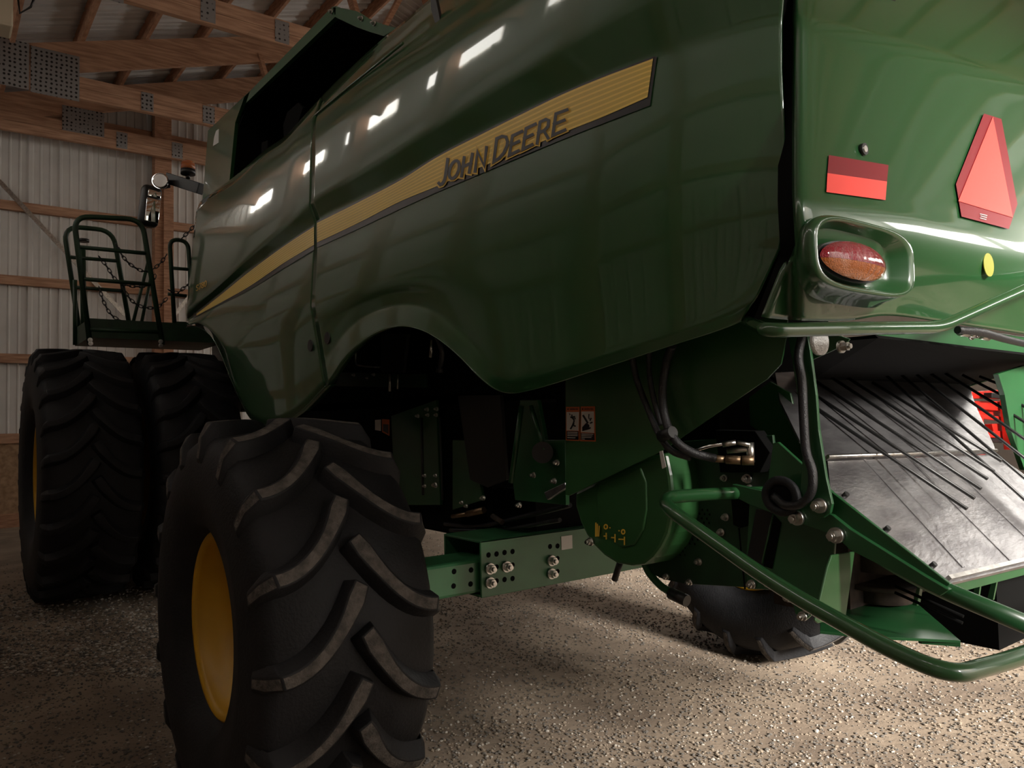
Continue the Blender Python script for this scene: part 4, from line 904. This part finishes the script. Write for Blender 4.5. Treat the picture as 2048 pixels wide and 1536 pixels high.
MB().cyl(lp+Vector((.03, .08, 0)), lp+Vector((-.015, -.02, 0)), .05, 24, .08).cyl(lp+Vector((-.015, -.02, 0)), lp+Vector((-.02, -.03, 0)), .08, 24, .065).build('work_light', CHROME, comb, label='round chrome work light')
bp = PY(376, 357, 8.0)
MB().cyl(bp, bp+Vector((0, 0, .04)), .02, 12).cyl(bp+Vector((0, 0, .04)), bp+Vector((0, 0, .09)), .07, 24).build('beacon_base', BLACK, comb)
MB().cyl(bp+Vector((0, 0, .09)), bp+Vector((0, 0, .15)), .068, 24).cyl(bp+Vector((0, 0, .15)), bp+Vector((0, 0, .175)), .068, 24, .05).build('beacon_lens', AMBER, comb, label='amber beacon')
# ================================================================== open grain tank cover (hinged box)
TX = 2.02
MB().prism([PX(a, b, TX) for a, b in ((416, 261), (507, 176), (489, 192), (470, 246), (458, 372), (458, 386), (404, 411))], (.03, 0, 0)).build('tank_end', GREEN, comb, label='glossy front end of the raised tank cover', bevel=.002)
MB().prism([PX(a, b, TX) for a, b in ((500, 182), (664, 14), (672, 12), (670, 34), (492, 206))], (.03, 0, 0)).build('cover_rim', GREEN2, comb)
plate('cover_end_plate', [(666, 14), (684, 16), (712, 22), (738, 38), (764, 48), (794, 56), (768, 72), (740, 64), (712, 54), (670, 34)], TX, .02, GREEN2, label='green end plate of the tank cover with bolts')
rim = [PX(a, b, TX+.03) for a, b in ((672, 32), (498, 196), (476, 250), (462, 372), (458, 390))]
dx = Vector((1.1, 0, 0)); V = []
for p in rim: V += [p, p+dx]
F = [(2*i, 2*i+1, 2*i+3, 2*i+2) for i in range(len(rim)-1)]
o = link('tank_cover', mesh(V, F, False, [MBLACK]), comb, label='dark inside of the raised tank cover'); md = o.modifiers.new('s', 'SOLIDIFY'); md.thickness = .03  # shade of the cover's interior put into the matt black colour
MB().prism([p+Vector((.75, 0, 0)) for p in rim]+[PX(600, 330, TX)+Vector((.75, 0, 0)), PX(800, 72, TX)+Vector((.75, 0, 0))], (.02, 0, 0)).build('tank_wall', MBLACK, comb)
MB().prism([PX(672, 34, TX+.02), PX(770, 72, TX+.02), PX(770, 72, TX+.02)+dx, PX(672, 34, TX+.02)+dx], (0, .01, 0)).build('cover_end', MBLACK, comb)
for (a, b) in ((803-138, 24), (725, 38), (750, 47)): bolt(PX(a, b, TX), 'X', .6)
plate('tank_latch', [(568, 283), (566, 250), (574, 225), (596, 205), (606, 215), (590, 262)], 1.95, .02, MBLACK); plate('tank_hinge', [(523, 285), (536, 280), (534, 308), (522, 318)], 1.95, .02, MBLACK)
plate('roof_strut', [(860, -10), (870, -10), (882, 50), (874, 62), (862, 20)], 1.7, .015, BLACK)
MB().prism([PX(a, b, TX-.004) for a, b in ((432, 262), (437, 258), (437, 285), (426, 292), (428, 275))], (.004, 0, 0)).build('white_label', STKW, comb)
MB().tube([side.at(a, b, .75, -.012) for a, b in ((594, 262), (640, 222), (700, 172), (760, 124), (806, 86))], .006, 8).build('trim_bead', CHROME if 0 else GREEN, comb)  # bead added along the ledge to draw its highlight line

# ================================================================== red implement parked beyond, on the right
ic = PD(1975, 850, 8.0); ix, iy = ic.x, ic.y
imp = thing('farm_implement', 'red painted farm implement parked beyond the combine at the right edge', 'farm implement', Vector((ix, iy, 0)))
def ib(nm, lo, hi, m=REDP): return MB().box((ix+lo[0], iy+lo[1], lo[2]), (ix+hi[0], iy+hi[1], hi[2])).build(nm, m, imp, bevel=.008)
def PI_(a, b): return PY(a, b, iy)
def iplate(nm, pts, m=REDP, th=.08, dy=0): return MB().prism([PY(a, b, iy+dy) for a, b in pts], (0, th, 0)).build(nm, m, imp, bevel=.008)
iplate('top_beam', [(1900, 786), (2060, 776), (2070, 796), (1900, 798)]); iplate('upper_panel', [(1900, 802), (2080, 802), (2080, 830), (1900, 812)])
iplate('side_panel', [(1935, 815), (2100, 822), (2100, 850), (1940, 828)], dy=.05); iplate('cross_beam', [(1950, 828), (2100, 842), (2100, 852), (1952, 836)])
iplate('hopper', [(1985, 848), (2014, 846), (2100, 850), (2100, 880), (1990, 872)], dy=.02); iplate('frame_tube', [(2015, 800), (2030, 800), (2036, 900), (2024, 900)], dy=-.1)
iplate('lower_rail', [(1960, 872), (2100, 880), (2100, 890), (1965, 884)], BLACK); iplate('bracket', [(1984, 785), (2003, 786), (2004, 798), (1984, 796)], BLACK, dy=-.12)
gx = Vector((ix, iy, 0))
ib('leg', (-.2, 0, 0), (-.08, .12, 1.5)); ib('leg', (1.6, 0, 0), (1.72, .12, 1.5)); ib('leg', (-.2, 1.5, 0), (-.08, 1.62, 1.5)); ib('leg', (1.6, 1.5, 0), (1.72, 1.62, 1.5))
ib('floor_pan', (-.3, 0, 1.25), (2.2, 1.7, 1.33)); ib('rear_panel', (-.3, 1.6, 1.3), (2.2, 1.7, 1.95))

# old light fixture in the top left corner
lp = PD(8, 18, 8.5)
lf = thing('ceiling_light', 'cream box light fixture hanging at the upper left under the roof', 'ceiling light', lp+Vector((0, 0, .35)))
MB().box(lp+Vector((-.3, -.1, -.22)), lp+Vector((.08, .25, .2))).build('light_housing', mat('cream_enamel', (.5, .42, .3), rough=.5), lf, bevel=.02)
q0 = PD(36, 14, 8.5)
MB().tube([q0+RT*a+UP*b for a, b in ((0, .09), (.02, -.07), (.14, 0), (.19, .12))], .012, 6).build('bracket', BLACK, lf)
